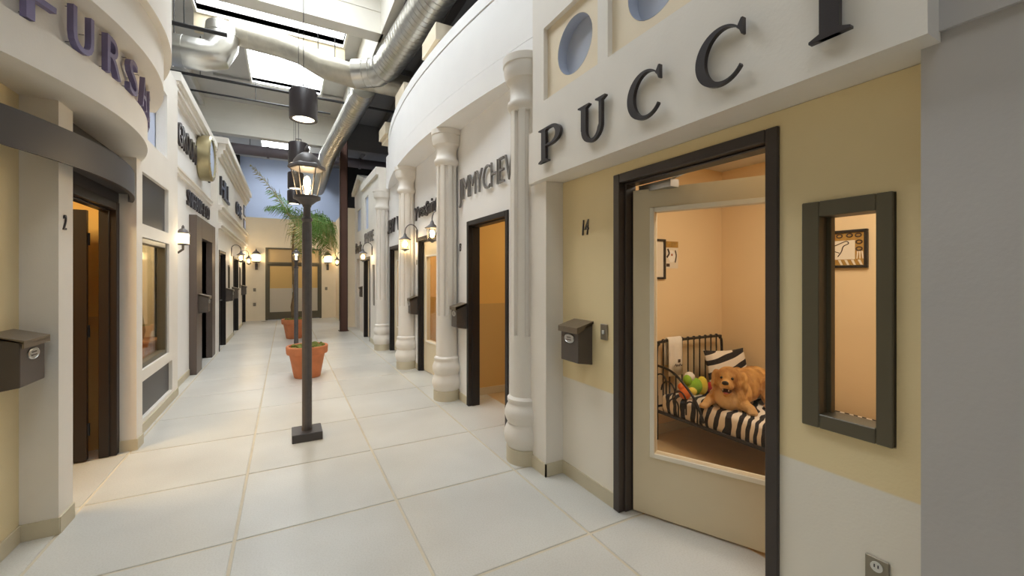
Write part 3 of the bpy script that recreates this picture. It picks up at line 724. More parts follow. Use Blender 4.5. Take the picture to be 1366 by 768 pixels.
# dog room
RX = 4.06; RY = 2.80
struct('wall_room', B(1.985, RX + .1, RY, RY + .06, 0, 2.6), 'peach_wall', 'peach wall behind the black bed head')
struct('wall_room', B(RX, RX + .1, -.4, RY, 0, 2.6), 'peach_wall', 'peach-yellow wall behind the dog with the framed picture')
struct('wall_room', B(1.985, RX, -.5, -.4, 0, 2.6), 'peach_wall', 'near end wall of the dog room')
struct('ceiling', B(1.985, RX + .1, -.5, RY + .06, 2.6, 2.66), 'deck', 'ceiling of the dog room')
struct('floor', B(1.985, RX, -.4, RY, -.05, -.004), 'tan_floor', 'tan floor of the dog room')
area_light('room_lamp', (2.9, 1.3, 2.57), .9, .9, 21, (1, .86, .66))

# far right rooms
struct('wall_room', B(1.97, 4.2, 4.79, 4.86, 0, 2.6), 'gold_wall', 'two-tone golden wall inside open doorway 13')
struct('wall_room', B(4.1, 4.2, 2.86, 4.79, 0, 2.6), 'gold_wall', 'back wall of the golden room 13')
struct('ceiling', B(1.97, 4.2, 2.86, 8.9, 2.6, 2.66), 'deck', 'ceiling over the rooms behind the columns')
struct('floor', B(1.985, 4.2, 2.86, 8.9, -.05, -.004), 'tan_floor', 'tan floor of the rooms behind the columns')
area_light('room_lamp', (2.9, 3.8, 2.55), .6, .6, 9, (1, .80, .48))
struct('wall_room', B(3.1, 3.2, 4.86, 8.9, 0, 2.6), 'gold_wall', 'golden back wall behind the glazed doors')
struct('wall_room', B(1.985, 3.1, 6.75, 6.8, 0, 2.6), 'gold_wall', 'golden dividing wall between the two glazed door rooms')
area_light('room_lamp', (2.6, 5.8, 2.55), .5, .5, 10, (1, .84, .45))
area_light('room_lamp', (2.6, 7.8, 2.55), .5, .5, 8, (1, .84, .45))
XW = 1.86
dR = [(3.475, 4.49, 2.13), (5.53, 6.53, 2.11), (7.62, 8.57, 2.09)]
wr = MB(); holed(wr, 'X', XW, 1.985, 2.86, 8.95, 0, 4.0, [(a, b, 0, c) for a, b, c in dR])
struct('wall_right', wr, 'plaster_white', 'white shop wall behind the fluted columns')
d13 = empty('door_8', (1.9, 3.98, 0), label='dark doorframe 13 opening to the golden room', kind='structure')
frame(d13, 'R', 1.845, 1.985, *dR[0], .055, 'black_iron')
leaf(d13, (1.99, 3.55, 0), math.radians(5), .88, 2.03, hingeside=True, glass=(.12, .76, .5, 1.84))
dY = empty('door_9', (1.9, 6.0, 0), label='cream glazed door in dark frame below the script sign', kind='structure')
frame(dY, 'R', 1.845, 1.985, *dR[1], .06, 'black_iron')
leaf(dY, (1.95, 6.46, 0), -PI / 2 + .06, .86, 2.02, glass=(.13, .73, .5, 1.80), hingeside=False)
dG = empty('door_10', (1.9, 8.1, 0), label='cream glazed door ajar in dark frame beyond the third column', kind='structure')
frame(dG, 'R', 1.845, 1.985, *dR[2], .06, 'black_iron')
leaf(dG, (1.95, 8.50, 0), -PI / 2 + .25, .82, 2.0, glass=(.13, .70, .5, 1.80), hingeside=False)
sign('JIMMYCHEW', 'R', XW, 4.70, 2.40, .275, .42, .085, 'grey_letter', 'slim grey metal letters above doorway 13', bold=-.022, depth=.02, stand=.012, yend=3.22)
sign('13', 'R', XW, 4.735, 1.80, .10, .55, .1, 'black_letter', 'small dark number 13 beside the dark doorframe', depth=.008, slant=.1)
sign('YvesSaintDog', 'R', XW, 6.70, 2.42, .22, .5, .03, 'black_letter', 'black script sign between the second and third columns', depth=.02, stand=.01, slant=.12, bold=.015,
     shift=[-.15, 0, 0, 0, -.1, 0, 0, 0, 0, -.1, 0, 0], yend=5.0)
sign('RUBY VAN', 'R', XW, 8.95, 2.36, .27, .5, .07, 'black_letter', 'bold black block sign behind the third column', depth=.03, stand=.01, bold=.02, yend=7.1)

# curved canopy on the right
cz0, cz1 = 3.265, 4.24; ACX, ACY, AR = 15.62, 5.78, 14.07
cv = MB(); arc_loft(cv, 'R', ACX, ACY, AR, 2.86, 8.95, [(0.012, cz0), (0.012, cz0 + .235), (-.012, cz0 + .237), (-.012, cz0 + .247), (.004, cz0 + .249), (.004, cz1 - .142), (-.008, cz1 - .14), (-.008, cz1 - .132), (.012, cz1 - .13), (.012, cz1), ('x', 2.1, cz1), ('x', 2.1, cz0)], 64, 1.95)
struct('wall_right', cv, 'plaster_white', 'big curved white canopy carried by the fluted columns', smooth=30)
for k, (y, zz) in enumerate(((5.2, 4.78), (6.85, 4.68), (8.3, 4.5))):
    t = MB(); t.box(1.75, 2.3, y, y + .55, 4.2, zz - .22); t.box(1.7, 2.35, y - .03, y + .58, zz - .22, zz)
    struct('trim_%d' % (18 + k), t, 'plaster_cream', ('nearest', 'middle', 'farthest')[k] + ' tan parapet block rising behind the curved canopy')

# fluted columns
def column(y, label):
    e = empty('fluted_column', (1.735, y, 0), label=label, cat='column', group='fluted columns')
    MB().lathe([(.158, .0), (.158, .115), (.15, .12)], 40).build('plinth', 'base_tan', e, local=True, smooth=30)
    p = [(.150, .118)]
    p += [(.148 + .03 * math.sin(PI * i / 8), .12 + .185 * i / 8) for i in range(9)]
    p += [(.146 + .026 * math.sin(PI * i / 8), .31 + .155 * i / 8) for i in range(9)]
    p += [(.146, .475), (.150, .485), (.150, .51), (.13, .53)]
    MB().lathe(p, 40).build('base', 'plaster', e, local=True, smooth=40)
    nfl = 8
    def rf(r, z, a):
        if 1.02 < z < 2.83:
            u = (a * nfl / (2 * PI)) % 1.0
            return r - (.03 if .33 < u < .67 else 0)
        return r
    prof = [(.128, .52), (.126, 1.0), (.126, 1.019), (.126, 1.021), (.124, 2.0), (.121, 2.829), (.121, 2.831), (.121, 2.86)]
    MB().lathe(prof, nfl * 18, rfun=rf).build('shaft', 'plaster', e, local=True, smooth=25)
    MB().lathe([(.121, 2.84), (.143, 2.862), (.150, 2.885), (.146, 2.908), (.128, 2.93), (.124, 2.98), (.126, 3.04), (.148, 3.08), (.158, 3.085), (.170, 3.12), (.178, 3.16), (.176, 3.20), (.186, 3.205), (.186, 3.262)], 40).build('capital', 'plaster', e, local=True, smooth=35)
    return e
for y, lb in ((2.95, 'fluted cream column beside the square pilaster'), (4.86, 'fluted cream column between doorway 13 and the script sign'), (6.80, 'fluted cream column between the script sign and block sign'), (8.73, 'fluted cream column at the far end of the canopy')):
    column(y, lb)
mailbox((1.86, 4.605, .88), PI, .17, 'bronze mailbox between the second fluted column and doorway 13')
mailbox((1.86, 6.62, .88), PI, .14, 'bronze mailbox beside the third fluted column')
tag(B(1.852, 1.86, 3.30, 3.35, 1.05, 1.16).build('light_switch', 'switch_plate', bevel=.002), 'small dark switch plate between doorway 13 and near column', 'switch')
tag(B(1.852, 1.86, 6.60, 6.63, 1.68, 1.76).build('wall_plate', 'switch_plate', bevel=.002), 'tiny plate beside the dark frame under the script sign', 'plate')

# far right facades
XF = 1.70
f1 = MB(); holed(f1, 'X', XF, XF + .3, 8.95, 10.95, 0, 3.62, [(9.9, 10.75, 0, 1.95), (9.35, 9.62, .85, 1.75), (10.15, 10.6, 2.62, 3.4)])
f1.box(XF - .05, XF + .3, 8.95, 11.0, 3.62, 3.78)
struct('wall_right', f1, 'plaster', 'cream facade with blue upper window past the last column')
struct('trim_21', B(XF + .03, XF + .07, 10.1, 10.7, 2.6, 3.42), 'sky_blue', 'tall blue upper window panel of the cream facade')
struct('window_7', B(XF + .02, XF + .06, 9.33, 9.64, .83, 1.77), 'olive_frame', 'dark narrow window beside the far cream facade door')
d11 = empty('door_11', (XF, 10.3, 0), label='pale door in dark frame on the far cream facade', kind='structure')
frame(d11, 'R', XF - .012, XF + .15, 9.9, 10.75, 1.95, .06, 'black_iron')
leaf(d11, (XF + .1, 10.68, 0), -PI / 2 + .2, .7, 1.86, glass=(.12, .58, .5, 1.7), hingeside=False)
f2 = MB(); holed(f2, 'X', XF + .1, XF + .4, 10.95, 13.0, 0, 3.55, [(12.1, 12.7, 0, 2.0), (11.9, 12.55, 2.75, 3.35)])
struct('wall_right', f2, 'plaster', 'recessed cream facade with arched blue window')
gp = MB(); gp.prism([(10.95, 3.55), (13.05, 3.55), (13.05, 3.85), (12.0, 4.15), (10.95, 3.85)], lambda a, b, d: (d, a, b), XF + .1, XF + .4)
gp.prism([(10.9, 3.85), (12.0, 4.15), (13.1, 3.85), (13.1, 3.95), (12.0, 4.27), (10.9, 3.95)], lambda a, b, d: (d, a, b), XF + .02, XF + .42)
struct('trim_22', gp, 'plaster', 'low gable parapet on the recessed cream facade')
wp = MB(); wp.prism([(11.9, 2.75), (12.55, 2.75), (12.55, 3.15)] + [(12.225 + .325 * math.cos(PI * i / 12), 3.15 + .3 * math.sin(PI * i / 12)) for i in range(1, 12)] + [(11.9, 3.15)], lambda a, b, d: (d, a, b), XF + .12, XF + .22)
struct('window_8', wp, 'sky_blue', 'arched blue window on the recessed cream facade')
struct('wall_right', B(XF + .35, XF + .4, 11.0, 13.0, 0, 2.6), 'gold_wall', 'golden wall inside the far doorless opening')
struct('wall_right', B(XF - .1, XF + .4, 13.0, 16.3, 0, 3.5), 'plaster_cream', 'far cream wall behind the brown steel post')
d12 = empty('door_12', (XF - .1, 14.6, 0), label='dark door on the far cream wall near the end', kind='structure')
frame(d12, 'R', XF - .13, XF - .1, 14.1, 15.0, 2.0, .06, 'black_iron'); B(XF - .115, XF - .1, 14.16, 14.94, 0, 1.94).build('leaf', 'dark_wood', d12)
sign('EMPIRE', 'R', XF, 10.6, 2.28, .26, .5, .07, 'grey_letter', 'grey letters over the far pale door', depth=.02, yend=9.45)
sign('Bark', 'R', XF + .1, 12.8, 2.15, .30, .5, .05, 'black_letter', 'small black script sign on the recessed far facade', depth=.02, slant=.1, bold=.02, yend=11.7)
mailbox((XF + .1, 11.25, .95), PI, .17, 'bronze mailbox on the recessed far facade')
mailbox((XF - .1, 13.3, .95), PI, .17, 'bronze mailbox on the far cream wall behind the steel post')
struct('wall_right', B(1.985, 5, 8.95, 9.0, 0, 3.6), 'plaster', 'cream return wall past the canopy end')
struct('wall_right', B(1.9, 6, 15.5, 15.6, 3.4, 5.4), 'black_void', 'black sheet painted as the dark opening above the far right facades')  # flat black sheet, its colour standing for the darkness of an opening
struct('wall_end', B(-2.0, -1.6, 19.6, 19.8, 3.0, 6.3), 'black_void', 'dark column strip against the blue end wall')

post = empty('steel_post', (1.37, 12.2, 0), label='rust brown steel post standing on the corridor floor', cat='post')
q = MB(); q.box(1.30, 1.315, 12.1, 12.3, 0, 5.42); q.box(1.475, 1.49, 12.1, 12.3, 0, 5.42); q.box(1.30, 1.49, 12.1, 12.115, 0.0, 5.42); q.build('shaft', 'rust_steel', post)
B(1.27, 1.52, 12.06, 12.34, 0, .012).build('base_plate', 'rust_steel', post)

# baseboards
for side, lst in (('left', [(-1.16, -1.15, 3.385, 3.57, 0), (-1.32, -1.31, -2.6, 3.385, 0), (-1.20, -1.19, 4.865, 6.64, 0), (-1.28, -1.27, 6.64, 7.83, 0), (-1.13, -1.12, 4.70, 4.865, 0), (-1.16, -1.15, 11.0, 12.55, 0), (-1.16, -1.15, 13.75, 14.95, 0)]),
                  ('right', [(1.855, 1.865, 2.036, 2.605, 0), (1.70, 1.71, 2.595, 2.85, 0), (1.85, 1.86, 2.86, 3.475, 0), (1.85, 1.86, 4.49, 5.53, 0), (1.85, 1.86, 6.53, 7.62, 0), (1.69, 1.70, 8.95, 9.9, 0), (1.855, 1.865, .53, 1.017, 0)])):
    q = MB()
    for (x0, x1, y0, y1, _) in lst: q.box(x0, x1, y0, y1, 0, .095)
    q.box(-1.32, -1.12, 4.69, 4.70, 0, .095) if side == 'left' else q.box(1.70, 1.865, 2.595, 2.605, 0, .095)
    if side == 'left': q.box(-1.32, -1.155, 3.375, 3.385, 0, .095)
    struct('baseboard_' + side, q, 'base_tan', 'low tan baseboard along the ' + side + ' shops')
struct('baseboard_room', B(1.99, 4.1, 4.775, 4.79, 0, .09).box(2.0, RX, RY - .012, RY, 0, .09), 'base_tan', 'tan baseboard inside the right rooms')

# left mailboxes
mailbox((-1.32, 3.20, .905), 0, .25, 'bronze mailbox on the cream wall beside the number 2 pillar')
mailbox((-1.185, 8.06, .92), 0, .2, 'bronze mailbox on the brown portal')
mailbox((X4, 11.18, .93), 0, .2, 'bronze mailbox after the near far-left door')
mailbox((X4, 12.35, .93), 0, .2, 'bronze mailbox before the middle far-left door')
mailbox((X4, 14.78, .93), 0, .2, 'bronze mailbox before the end far-left door')

# ------------------------------------------------------------------ lamp posts
def lantern_head(e, z0, s=1.0, power=14):
    """six sided street lantern, local coords, z0 = bottom of bowl"""
    def hexr(prof, name, m, **k): return MB().lathe(prof, 6).build(name, m, e, local=True, **k)
    MB().lathe([(.035, z0), (.04, z0 + .02 * s), (.085 * s, z0 + .06 * s), (.115 * s, z0 + .075 * s), (.115 * s, z0 + .10 * s), (.09 * s, z0 + .105 * s)], 24).build('bowl', 'lamp_metal', e, local=True, smooth=30)
    zb, zt = z0 + .105 * s, z0 + .36 * s; rb, rt = .085 * s, .135 * s
    g = MB(); g.lathe([(rb, zb), (rt, zt)], 6, caps=False); g.build('glass', 'lamp_glass', e, local=True)
    for k in range(6):
        a = 2 * PI * k / 6
        MB().tube([(rb * math.cos(a), rb * math.sin(a), zb), (rt * math.cos(a), rt * math.sin(a), zt)], .005, 6).build('cage_bar', 'lamp_metal', e, local=True)
    MB().lathe([(.15 * s, zt - .012), (.162 * s, zt), (.155 * s, zt + .025 * s), (.12 * s, zt + .045 * s)], 6).build('roof_rim', 'lamp_metal', e, local=True)
    MB().lathe([(.125 * s, zt + .03 * s), (.112 * s, zt + .07 * s), (.085 * s, zt + .11 * s), (.045 * s, zt + .14 * s), (.02 * s, zt + .15 * s)], 24).build('roof', 'lamp_metal', e, local=True, smooth=50)
    MB().lathe([(.012, zt + .145 * s), (.018, zt + .16 * s), (.024, zt + .175 * s), (.018, zt + .195 * s), (.006, zt + .21 * s), (.002, zt + .225 * s)], 12).build('finial', 'lamp_metal', e, local=True, smooth=50)
    MB().lathe([(.012, zb), (.014, zb + .05), (.024, zb + .09), (.03, zb + .13), (.024, zb + .165), (.004, zb + .185)], 16).build('bulb', 'bulb', e, local=True, smooth=60)
    point_light('lamp_glow', (0, 0, zb + .13), power, (1, .8, .52), .05, e)
def lamp_post(x, y, zbowl, label, base=True, s=1.0):
    e = empty('lamp_post', (x, y, 0), label=label, cat='lamp')
    if base:
        B(-.125, .125, -.125, .125, 0, .075).build('base', 'charcoal', e, local=True, bevel=.004)
    MB().lathe([(.046, .0 if not base else .07), (.046, .10), (.042, .11), (.042, zbowl - .16), (.036, zbowl - .14), (.05, zbowl - .12), (.05, zbowl - .105), (.033, zbowl - .09), (.03, zbowl + .01)], 12).build('pole', 'lamp_metal', e, local=True, smooth=25)
    lantern_head(e, zbowl, s)
    return e
lamp_post(.175, 4.31, 2.14, 'tall dark lamp post with square foot in the corridor middle')
lamp_post(.205, 10.35, 1.80, 'shorter dark lamp post between the two terracotta pots', base=False, s=.55)

# ------------------------------------------------------------------ pots and palm
def pot(x, y, label, s=1.0):
    e = empty('plant_pot', (x, y, 0), label=label, cat='pot')
    MB().lathe([(.17 * s, 0), (.18 * s, .01), (.24 * s, .345 * s), (.272 * s, .35 * s), (.28 * s, .37 * s), (.285 * s, .455 * s), (.275 * s, .468 * s), (.25 * s, .465 * s), (.24 * s, .42 * s)], 40).build('body', 'terracotta', e, local=True, smooth=35)
    q = MB(); q.lathe([(.243 * s, .40 * s), (.15 * s, .445 * s), (.0, .455 * s)], 24, caps=False); q.build('soil', 'soil', e, local=True, smooth=60)
    q = MB(); rr = random.Random(3)
    for k in range(90):
        a = rr.random() * 2 * PI; d_ = rr.uniform(.05, .235) * s
        q.ell((d_ * math.cos(a), d_ * math.sin(a), .44 * s + rr.uniform(0, .03)), (rr.uniform(.02, .045),) * 2 + (rr.uniform(.012, .03),), 7, 5)
    o = q.build('moss', 'moss', e, local=True, smooth=60); o['kind'] = 'stuff'
    return e
pot(.285, 6.92, 'near terracotta pot topped with moss')
pot(.19, 11.35, 'far terracotta pot holding the palm')
palm = empty('palm_tree', (.19, 11.35, .45), label='slender palm with feathery drooping fronds in the far pot', cat='palm')
tk = [(0, 0, -.05), (-.03, .0, .3), (.02, .02, .65), (.0, 0, 1.0), (-.04, .0, 1.5), (-.03, 0, 1.95), (.02, 0, 2.3)]
MB().tube(tk, [.055, .06, .055, .045, .03, .026, .03], 10).build('trunk', 'trunk', palm, local=True, smooth=60)
def frond(p0, dirv, length, droop, m, lw=.30, n=34, hang=.5, seed=0):
    rr = random.Random(seed); q = MB(); P = []; p = Vector(p0); d_ = Vector(dirv).normalized(); seg = length / 16
    for i in range(17):
        P.append(p.copy()); p = p + d_ * seg; d_ = (d_ + Vector((0, 0, -droop * seg * (1 + i * .12)))).normalized()
    q.tube(P, [.012 * (1 - .8 * i / 16) for i in range(17)], 5)
    for i in range(n):
        u = .12 + .88 * i / n; k = min(int(u * 16), 15); fr = u * 16 - k
        c0 = P[k].lerp(P[k + 1], fr); t = (P[k + 1] - P[k]).normalized()
        sd = t.cross(Vector((0, 0, 1)));
        sd = sd.normalized() if sd.length > .05 else Vector((1, 0, 0))
        L = lw * (math.sin(PI * min(1, u * .85 + .15)) ** .6) * rr.uniform(.8, 1.15)
        for sg_ in (-1, 1):
            v0 = c0; dr = (sd * sg_ * .75 + t * .6 + Vector((rr.uniform(-.2, .2), rr.uniform(-.2, .2), rr.uniform(-.15, .25)))).normalized()
            v1 = c0 + dr * L * .55; v2 = v1 + (dr * .6 + Vector((0, 0, -hang))).normalized() * L * .55
            wv = t * .011
            q.add([v0 - wv * .5, v0 + wv * .5, v1 + wv, v1 - wv, v2], [(0, 1, 2, 3), (3, 2, 4)])
    return q.build('frond', m, palm, local=True)
top = (.02, 0, 2.28)
fd = [((-.55, -.1, 1.0), 1.62, .16, 'frond_dry', .34, .3), ((-.30, .3, .9), 1.25, .55, 'frond_green', .36, .6), ((-.35, -.3, .7), .95, 1.2, 'frond_green', .36, 1.0)]
_r = random.Random(11)
for k in range(15):
    a = -1.5 + 3.0 * k / 14 + _r.uniform(-.1, .1)
    fd.append(((.9 * math.cos(a), .9 * math.sin(a), _r.uniform(.35, 1.0)), _r.uniform(1.15, 1.6), _r.uniform(1.2, 1.9), 'frond_green' if k % 5 else 'frond_dry', _r.uniform(.45, .62), _r.uniform(1.6, 2.8)))
for k, (dv, L, dp, m_, lw, hg) in enumerate(fd): frond(top, dv, L, dp, m_, lw, hang=hg, seed=k)

# ------------------------------------------------------------------ wall lanterns
def goose(loc, rz, label, power=9, s=1.0):
    """gooseneck wall lantern, local +x away from wall"""
    e = empty('wall_lantern', loc, rz, label=label, cat='lantern', group='gooseneck wall lanterns')
    B(0, .018, -.035, .035, -.16, .04).build('back_plate', 'lamp_metal', e, local=True, bevel=.004)
    MB().tube([(.01, 0, -.02)] + [(.10 - .10 * math.cos(PI * i / 10) + .0, 0, .0 + .12 * math.sin(PI * i / 10)) for i in range(11)] + [(.2, 0, -.03)], .008, 8).build('arm', 'lamp_metal', e, local=True, smooth=60)
    cx = .2
    MB().lathe([(.008, .0), (.02, -.02), (.03, -.05), (.06, -.075), (.095, -.10), (.095, -.108)], 16, (cx, 0, -.02)).build('cap', 'lamp_metal', e, local=True, smooth=40)
    MB().lathe([(.072, -.108), (.062, -.25)], 8, (cx, 0, -.02), caps=False).build('glass', 'lamp_glass', e, local=True)
    for k in range(4):
        a = PI / 4 + PI / 2 * k
        MB().tube([(cx + .072 * math.cos(a), .072 * math.sin(a), -.128), (cx + .062 * math.cos(a), .062 * math.sin(a), -.27)], .005, 5).build('cage_bar', 'lamp_metal', e, local=True)
    MB().lathe([(.066, -.25), (.066, -.262), (.03, -.275), (.01, -.29)], 16, (cx, 0, -.02)).build('foot', 'lamp_metal', e, local=True, smooth=40)
    MB().ell((cx, 0, -.195), (.035, .035, .05), 12, 8).build('bulb', 'bulb', e, local=True, smooth=60)
    point_light('lamp_glow', (cx, 0, -.2), power, (1, .76, .45), .05, e)
    return e
goose((X4, 12.1, 2.14), 0, 'gooseneck lantern over the middle far-left mailbox')
goose((X4, 14.55, 2.14), 0, 'gooseneck lantern before the end far-left door')
goose((XF, 9.62, 2.12), PI, 'gooseneck lantern beside the far pale door on the right')
goose((1.86, 6.585, 2.20), PI, 'gooseneck lantern beside the third fluted column')
goose((1.86, 5.20, 2.24), PI, 'gooseneck lantern over the door by the second fluted column')
goose((XF - .1, 13.9, 2.12), PI, 'gooseneck lantern behind the brown steel post')
def sconce(loc, rz, label, power=9, s=1.0):
    e = empty('jar_sconce', loc, rz, label=label, cat='sconce', group='white jar sconces')
    MB().lathe([(.035 * s, -.16 * s), (.075 * s, -.15 * s), (.08 * s, -.02 * s), (.065 * s, .0)], 18, (.11, 0, 0)).build('jar', 'jar_glow', e, local=True, smooth=40)
    MB().lathe([(.088 * s, 0), (.08 * s, .02 * s), (.05 * s, .06 * s), (.02 * s, .08 * s), (.015, .11 * s), (.004, .13 * s)], 18, (.11, 0, 0)).build('cap', 'lamp_metal', e, local=True, smooth=40)
    MB().lathe([(.06 * s, -.175 * s), (.085 * s, -.165 * s), (.085 * s, -.15 * s)], 18, (.11, 0, 0)).build('foot', 'lamp_metal', e, local=True, smooth=40)
    MB().tube([(.11, 0, -.17 * s), (.11, 0, -.24 * s), (.06, 0, -.29 * s), (0, 0, -.29 * s)], .014, 8).build('bracket', 'lamp_metal', e, local=True, smooth=60)
    B(0, .015, -.04, .04, -.34 * s, -.2 * s).build('back_plate', 'lamp_metal', e, local=True, bevel=.004)
    point_light('lamp_glow', (.3, 0, -.08), power, (1, .8, .52), .06, e)
    return e
sconce((-1.28, 6.78, 2.05), 0, 'white jar sconce between the display window and brown portal', 4, .85)
sconce((-.86, 16.3, 2.22), -PI / 2, 'white jar sconce left of the end door', 6, 1.5)
sconce((1.33, 16.3, 2.22), -PI / 2, 'white jar sconce right of the end door', 6, 1.5)

# ------------------------------------------------------------------ pendants
for k, y in enumerate((5.48, 7.68, 9.9, 12.0)):
    e = empty('pendant_lamp', (.186, y, 3.34), label=('nearest', 'second', 'third', 'farthest')[k] + ' black drum pendant hanging over the corridor', cat='lamp', group='black drum pendants')
    MB().lathe([(.15, 0), (.152, .02), (.152, .32), (.14, .34), (.05, .35), (0.0, .35)], 32, caps=False).build('drum', 'black_letter', e, local=True, smooth=35)
    MB().lathe([(.15, 0), (.118, .002), (.115, .02)], 32, caps=False).build('rim', 'charcoal', e, local=True, smooth=35)
    MB().lathe([(.116, .012), (.05, .03), (.0, .032)], 32, caps=False).build('diffuser', 'pendant_glow', e, local=True, smooth=60)
    MB().tube([(0, 0, .34), (0, 0, ROOF - 3.39)], .0045, 6).build('cable', 'black_pipe', e, local=True)
    MB().tube([(.04, 0, .34), (.04, 0, .41), (-.04, 0, .41), (-.04, 0, .34)], .008, 6).build('bracket', 'black_pipe', e, local=True)
    l = bpy.data.lights.new('pendant_beam', 'SPOT'); l.energy = 10; l.spot_size = 1.7; l.spot_blend = .7; l.color = (1, .94, .84); l.shadow_soft_size = .1
    o = bpy.data.objects.new('pendant_beam', l); COL.objects.link(o); o.parent = e; o.location = (0, 0, -.005)

# ------------------------------------------------------------------ ducts and pipes
def smoothpath(P, n=6):
    out = []
    for i in range(len(P) - 1):
        p0 = Vector(P[max(i - 1, 0)]); p1 = Vector(P[i]); p2 = Vector(P[i + 1]); p3 = Vector(P[min(i + 2, len(P) - 1)])
        for k in range(n):
            t = k / n
            out.append(.5 * ((2 * p1) + (p2 - p0) * t + (2 * p0 - 5 * p1 + 4 * p2 - p3) * t * t + (3 * p1 - p0 - 3 * p2 + p3) * t ** 3))
    out.append(Vector(P[-1])); return out
def duct(P, r, m, label, ribs=.11, name='air_duct', hang=None, rib=.007):
    e = empty(name, P[0], label=label, cat='duct')
    path = []
    for i in range(len(P) - 1):
        a, b = Vector(P[i]), Vector(P[i + 1]); n = max(1, int((b - a).length / .4))
        path += [a.lerp(b, k / n) for k in range(n)]
    path.append(Vector(P[-1]))
    MB().tube(path, r, 28).build('body', m, e, smooth=40)
    q = MB()
    for i in range(len(P) - 1):
        a, b = Vector(P[i]), Vector(P[i + 1]); L = (b - a).length; n = int(L / ribs); d_ = (b - a).normalized()
        for k in range(1, n):
            c = a + d_ * (k * ribs); q.tube([c - d_ * .007, c + d_ * .007], r + rib, 28)
    o = q.build('seam_rings', m, e, smooth=40); o['kind'] = 'stuff'
    if hang:
        for (x, y, z, rr) in hang: MB().tube([(x, y, z), (x, y, ROOF)], .008, 6).build('hanger', 'black_pipe', e)
    return e
duct([(2.0, 1.5, 5.2), (1.57, 7.45, 5.2), (1.45, 7.75, 5.17), (1.1, 7.95, 5.15)], .24, 'spiral_duct', 'near spiral duct turning into the wrapped cross duct', hang=[(1.75, 5.0, 5.4, 0)])
duct([(1.36, 8.55, 5.2), (1.38, 8.9, 5.2), (1.34, 9.4, 5.18), (1.03, 12.5, 4.85), (.98, 15.9, 4.5)], .21, 'spiral_duct', 'far spiral duct running towards the end wall')
duct([(-.85, 8.75, 5.78), (-.1, 8.7, 5.72), (.25, 8.55, 5.6), (.62, 8.3, 5.32), (1.1, 8.15, 5.2), (2.2, 8.05, 5.15)], .21, 'wrap_duct', 'wrapped cross duct hung below the skylights', ribs=.28, hang=[(.5, 8.05, 5.5, 0), (.8, 8.3, 5.4, 0)], rib=.003)
duct([(-3.4, 8.65, 5.2), (-1.22, 8.6, 5.2), (-1.04, 8.62, 5.26), (-.97, 8.65, 5.45), (-.95, 8.7, 5.78)], .25, 'spiral_duct', 'big left spiral duct with elbow rising to the roof', ribs=.16, hang=[(-1.6, 8.6, 5.4, 0)])
def pipe(P, r, m, label, hangers=(), coup=()):
    e = empty('ceiling_pipe', P[0], label=label, cat='pipe')
    MB().tube(P, r, 12).build('body', m, e, smooth=50)
    for c in coup: MB().tube([(c - .03, P[0][1], P[0][2]), (c + .03, P[0][1], P[0][2])], r * 1.2, 12).build('coupling', m, e, smooth=50)
    for h in hangers: MB().tube([(h, P[0][1], P[0][2]), (h, P[0][1], ROOF)], .008, 6).build('hanger', 'black_pipe', e)
    return e
pipe([(-3.4, 10.29, 5.5), (4.0, 10.29, 5.5)], .028, 'black_pipe', 'long black sprinkler pipe passing behind the nearest pendant', (-1.5, .5, 1.3))
pipe([(-3.4, 11.14, 5.5), (.97, 11.14, 5.5)], .02, 'black_pipe', 'short thin black pipe ending beyond the nearest pendant', (-.6,))
pipe([(-4, 14.1, 5.12), (6.5, 14.1, 5.12)], .15, 'purple_pipe', 'thick purple grey pipe crossing below the far beam', (-.9,), (-.45, 2.1))
pipe([(-4, 7.6, 5.15), (-.78, 7.6, 5.15)], .03, 'black_pipe', 'black pipe crossing high above the left cornice', (-1.3,))

# ------------------------------------------------------------------ dog room contents
bed = empty('day_bed', (3.45, 2.0, 0), label='black iron bed with zebra sheet in the dog room', cat='bed')
bx0, bx1, by0, by1 = 3.0, 3.94, 1.3, 2.72; zt = .42
MB().box(bx0 + .02, bx1 - .02, by0 + .02, by1 - .03, .25, zt).build('mattress', 'zebra_sheet', bed, bevel=.035, seg=3, smooth=50)
for x in (bx0, bx1): MB().tube([(x, by0, .26), (x, by1, .26)], .016, 8).build('side_rail', 'black_iron', bed)
for x, y in ((bx0, by1), (bx1, by1), (bx0, by0), (bx1, by0)): MB().tube([(x, y, 0), (x, y, .4)], .015, 8).build('leg', 'black_iron', bed)
hb = MB().tube(smoothpath([(bx0, by1, .38), (bx0, by1, .8), (bx0 + .03, by1, .87), (bx0 + .09, by1, .89), (bx1 - .09, by1, .89), (bx1 - .03, by1, .87), (bx1, by1, .8), (bx1, by1, .38)], 5), .013, 8).build('head_frame', 'black_iron', bed, smooth=60)
for k in range(1, 11):
    x = bx0 + (bx1 - bx0) * k / 11
    MB().tube([(x, by1, .28), (x, by1, .89)], .007, 6).build('spindle', 'black_iron', hb)
    MB().ell((x, by1, .895), (.018, .018, .02), 10, 6).build('knob', 'black_iron', hb, smooth=60)
MB().tube([(bx0, by1, .3), (bx1, by1, .3)], .01, 6).build('lower_rail', 'black_iron', hb)
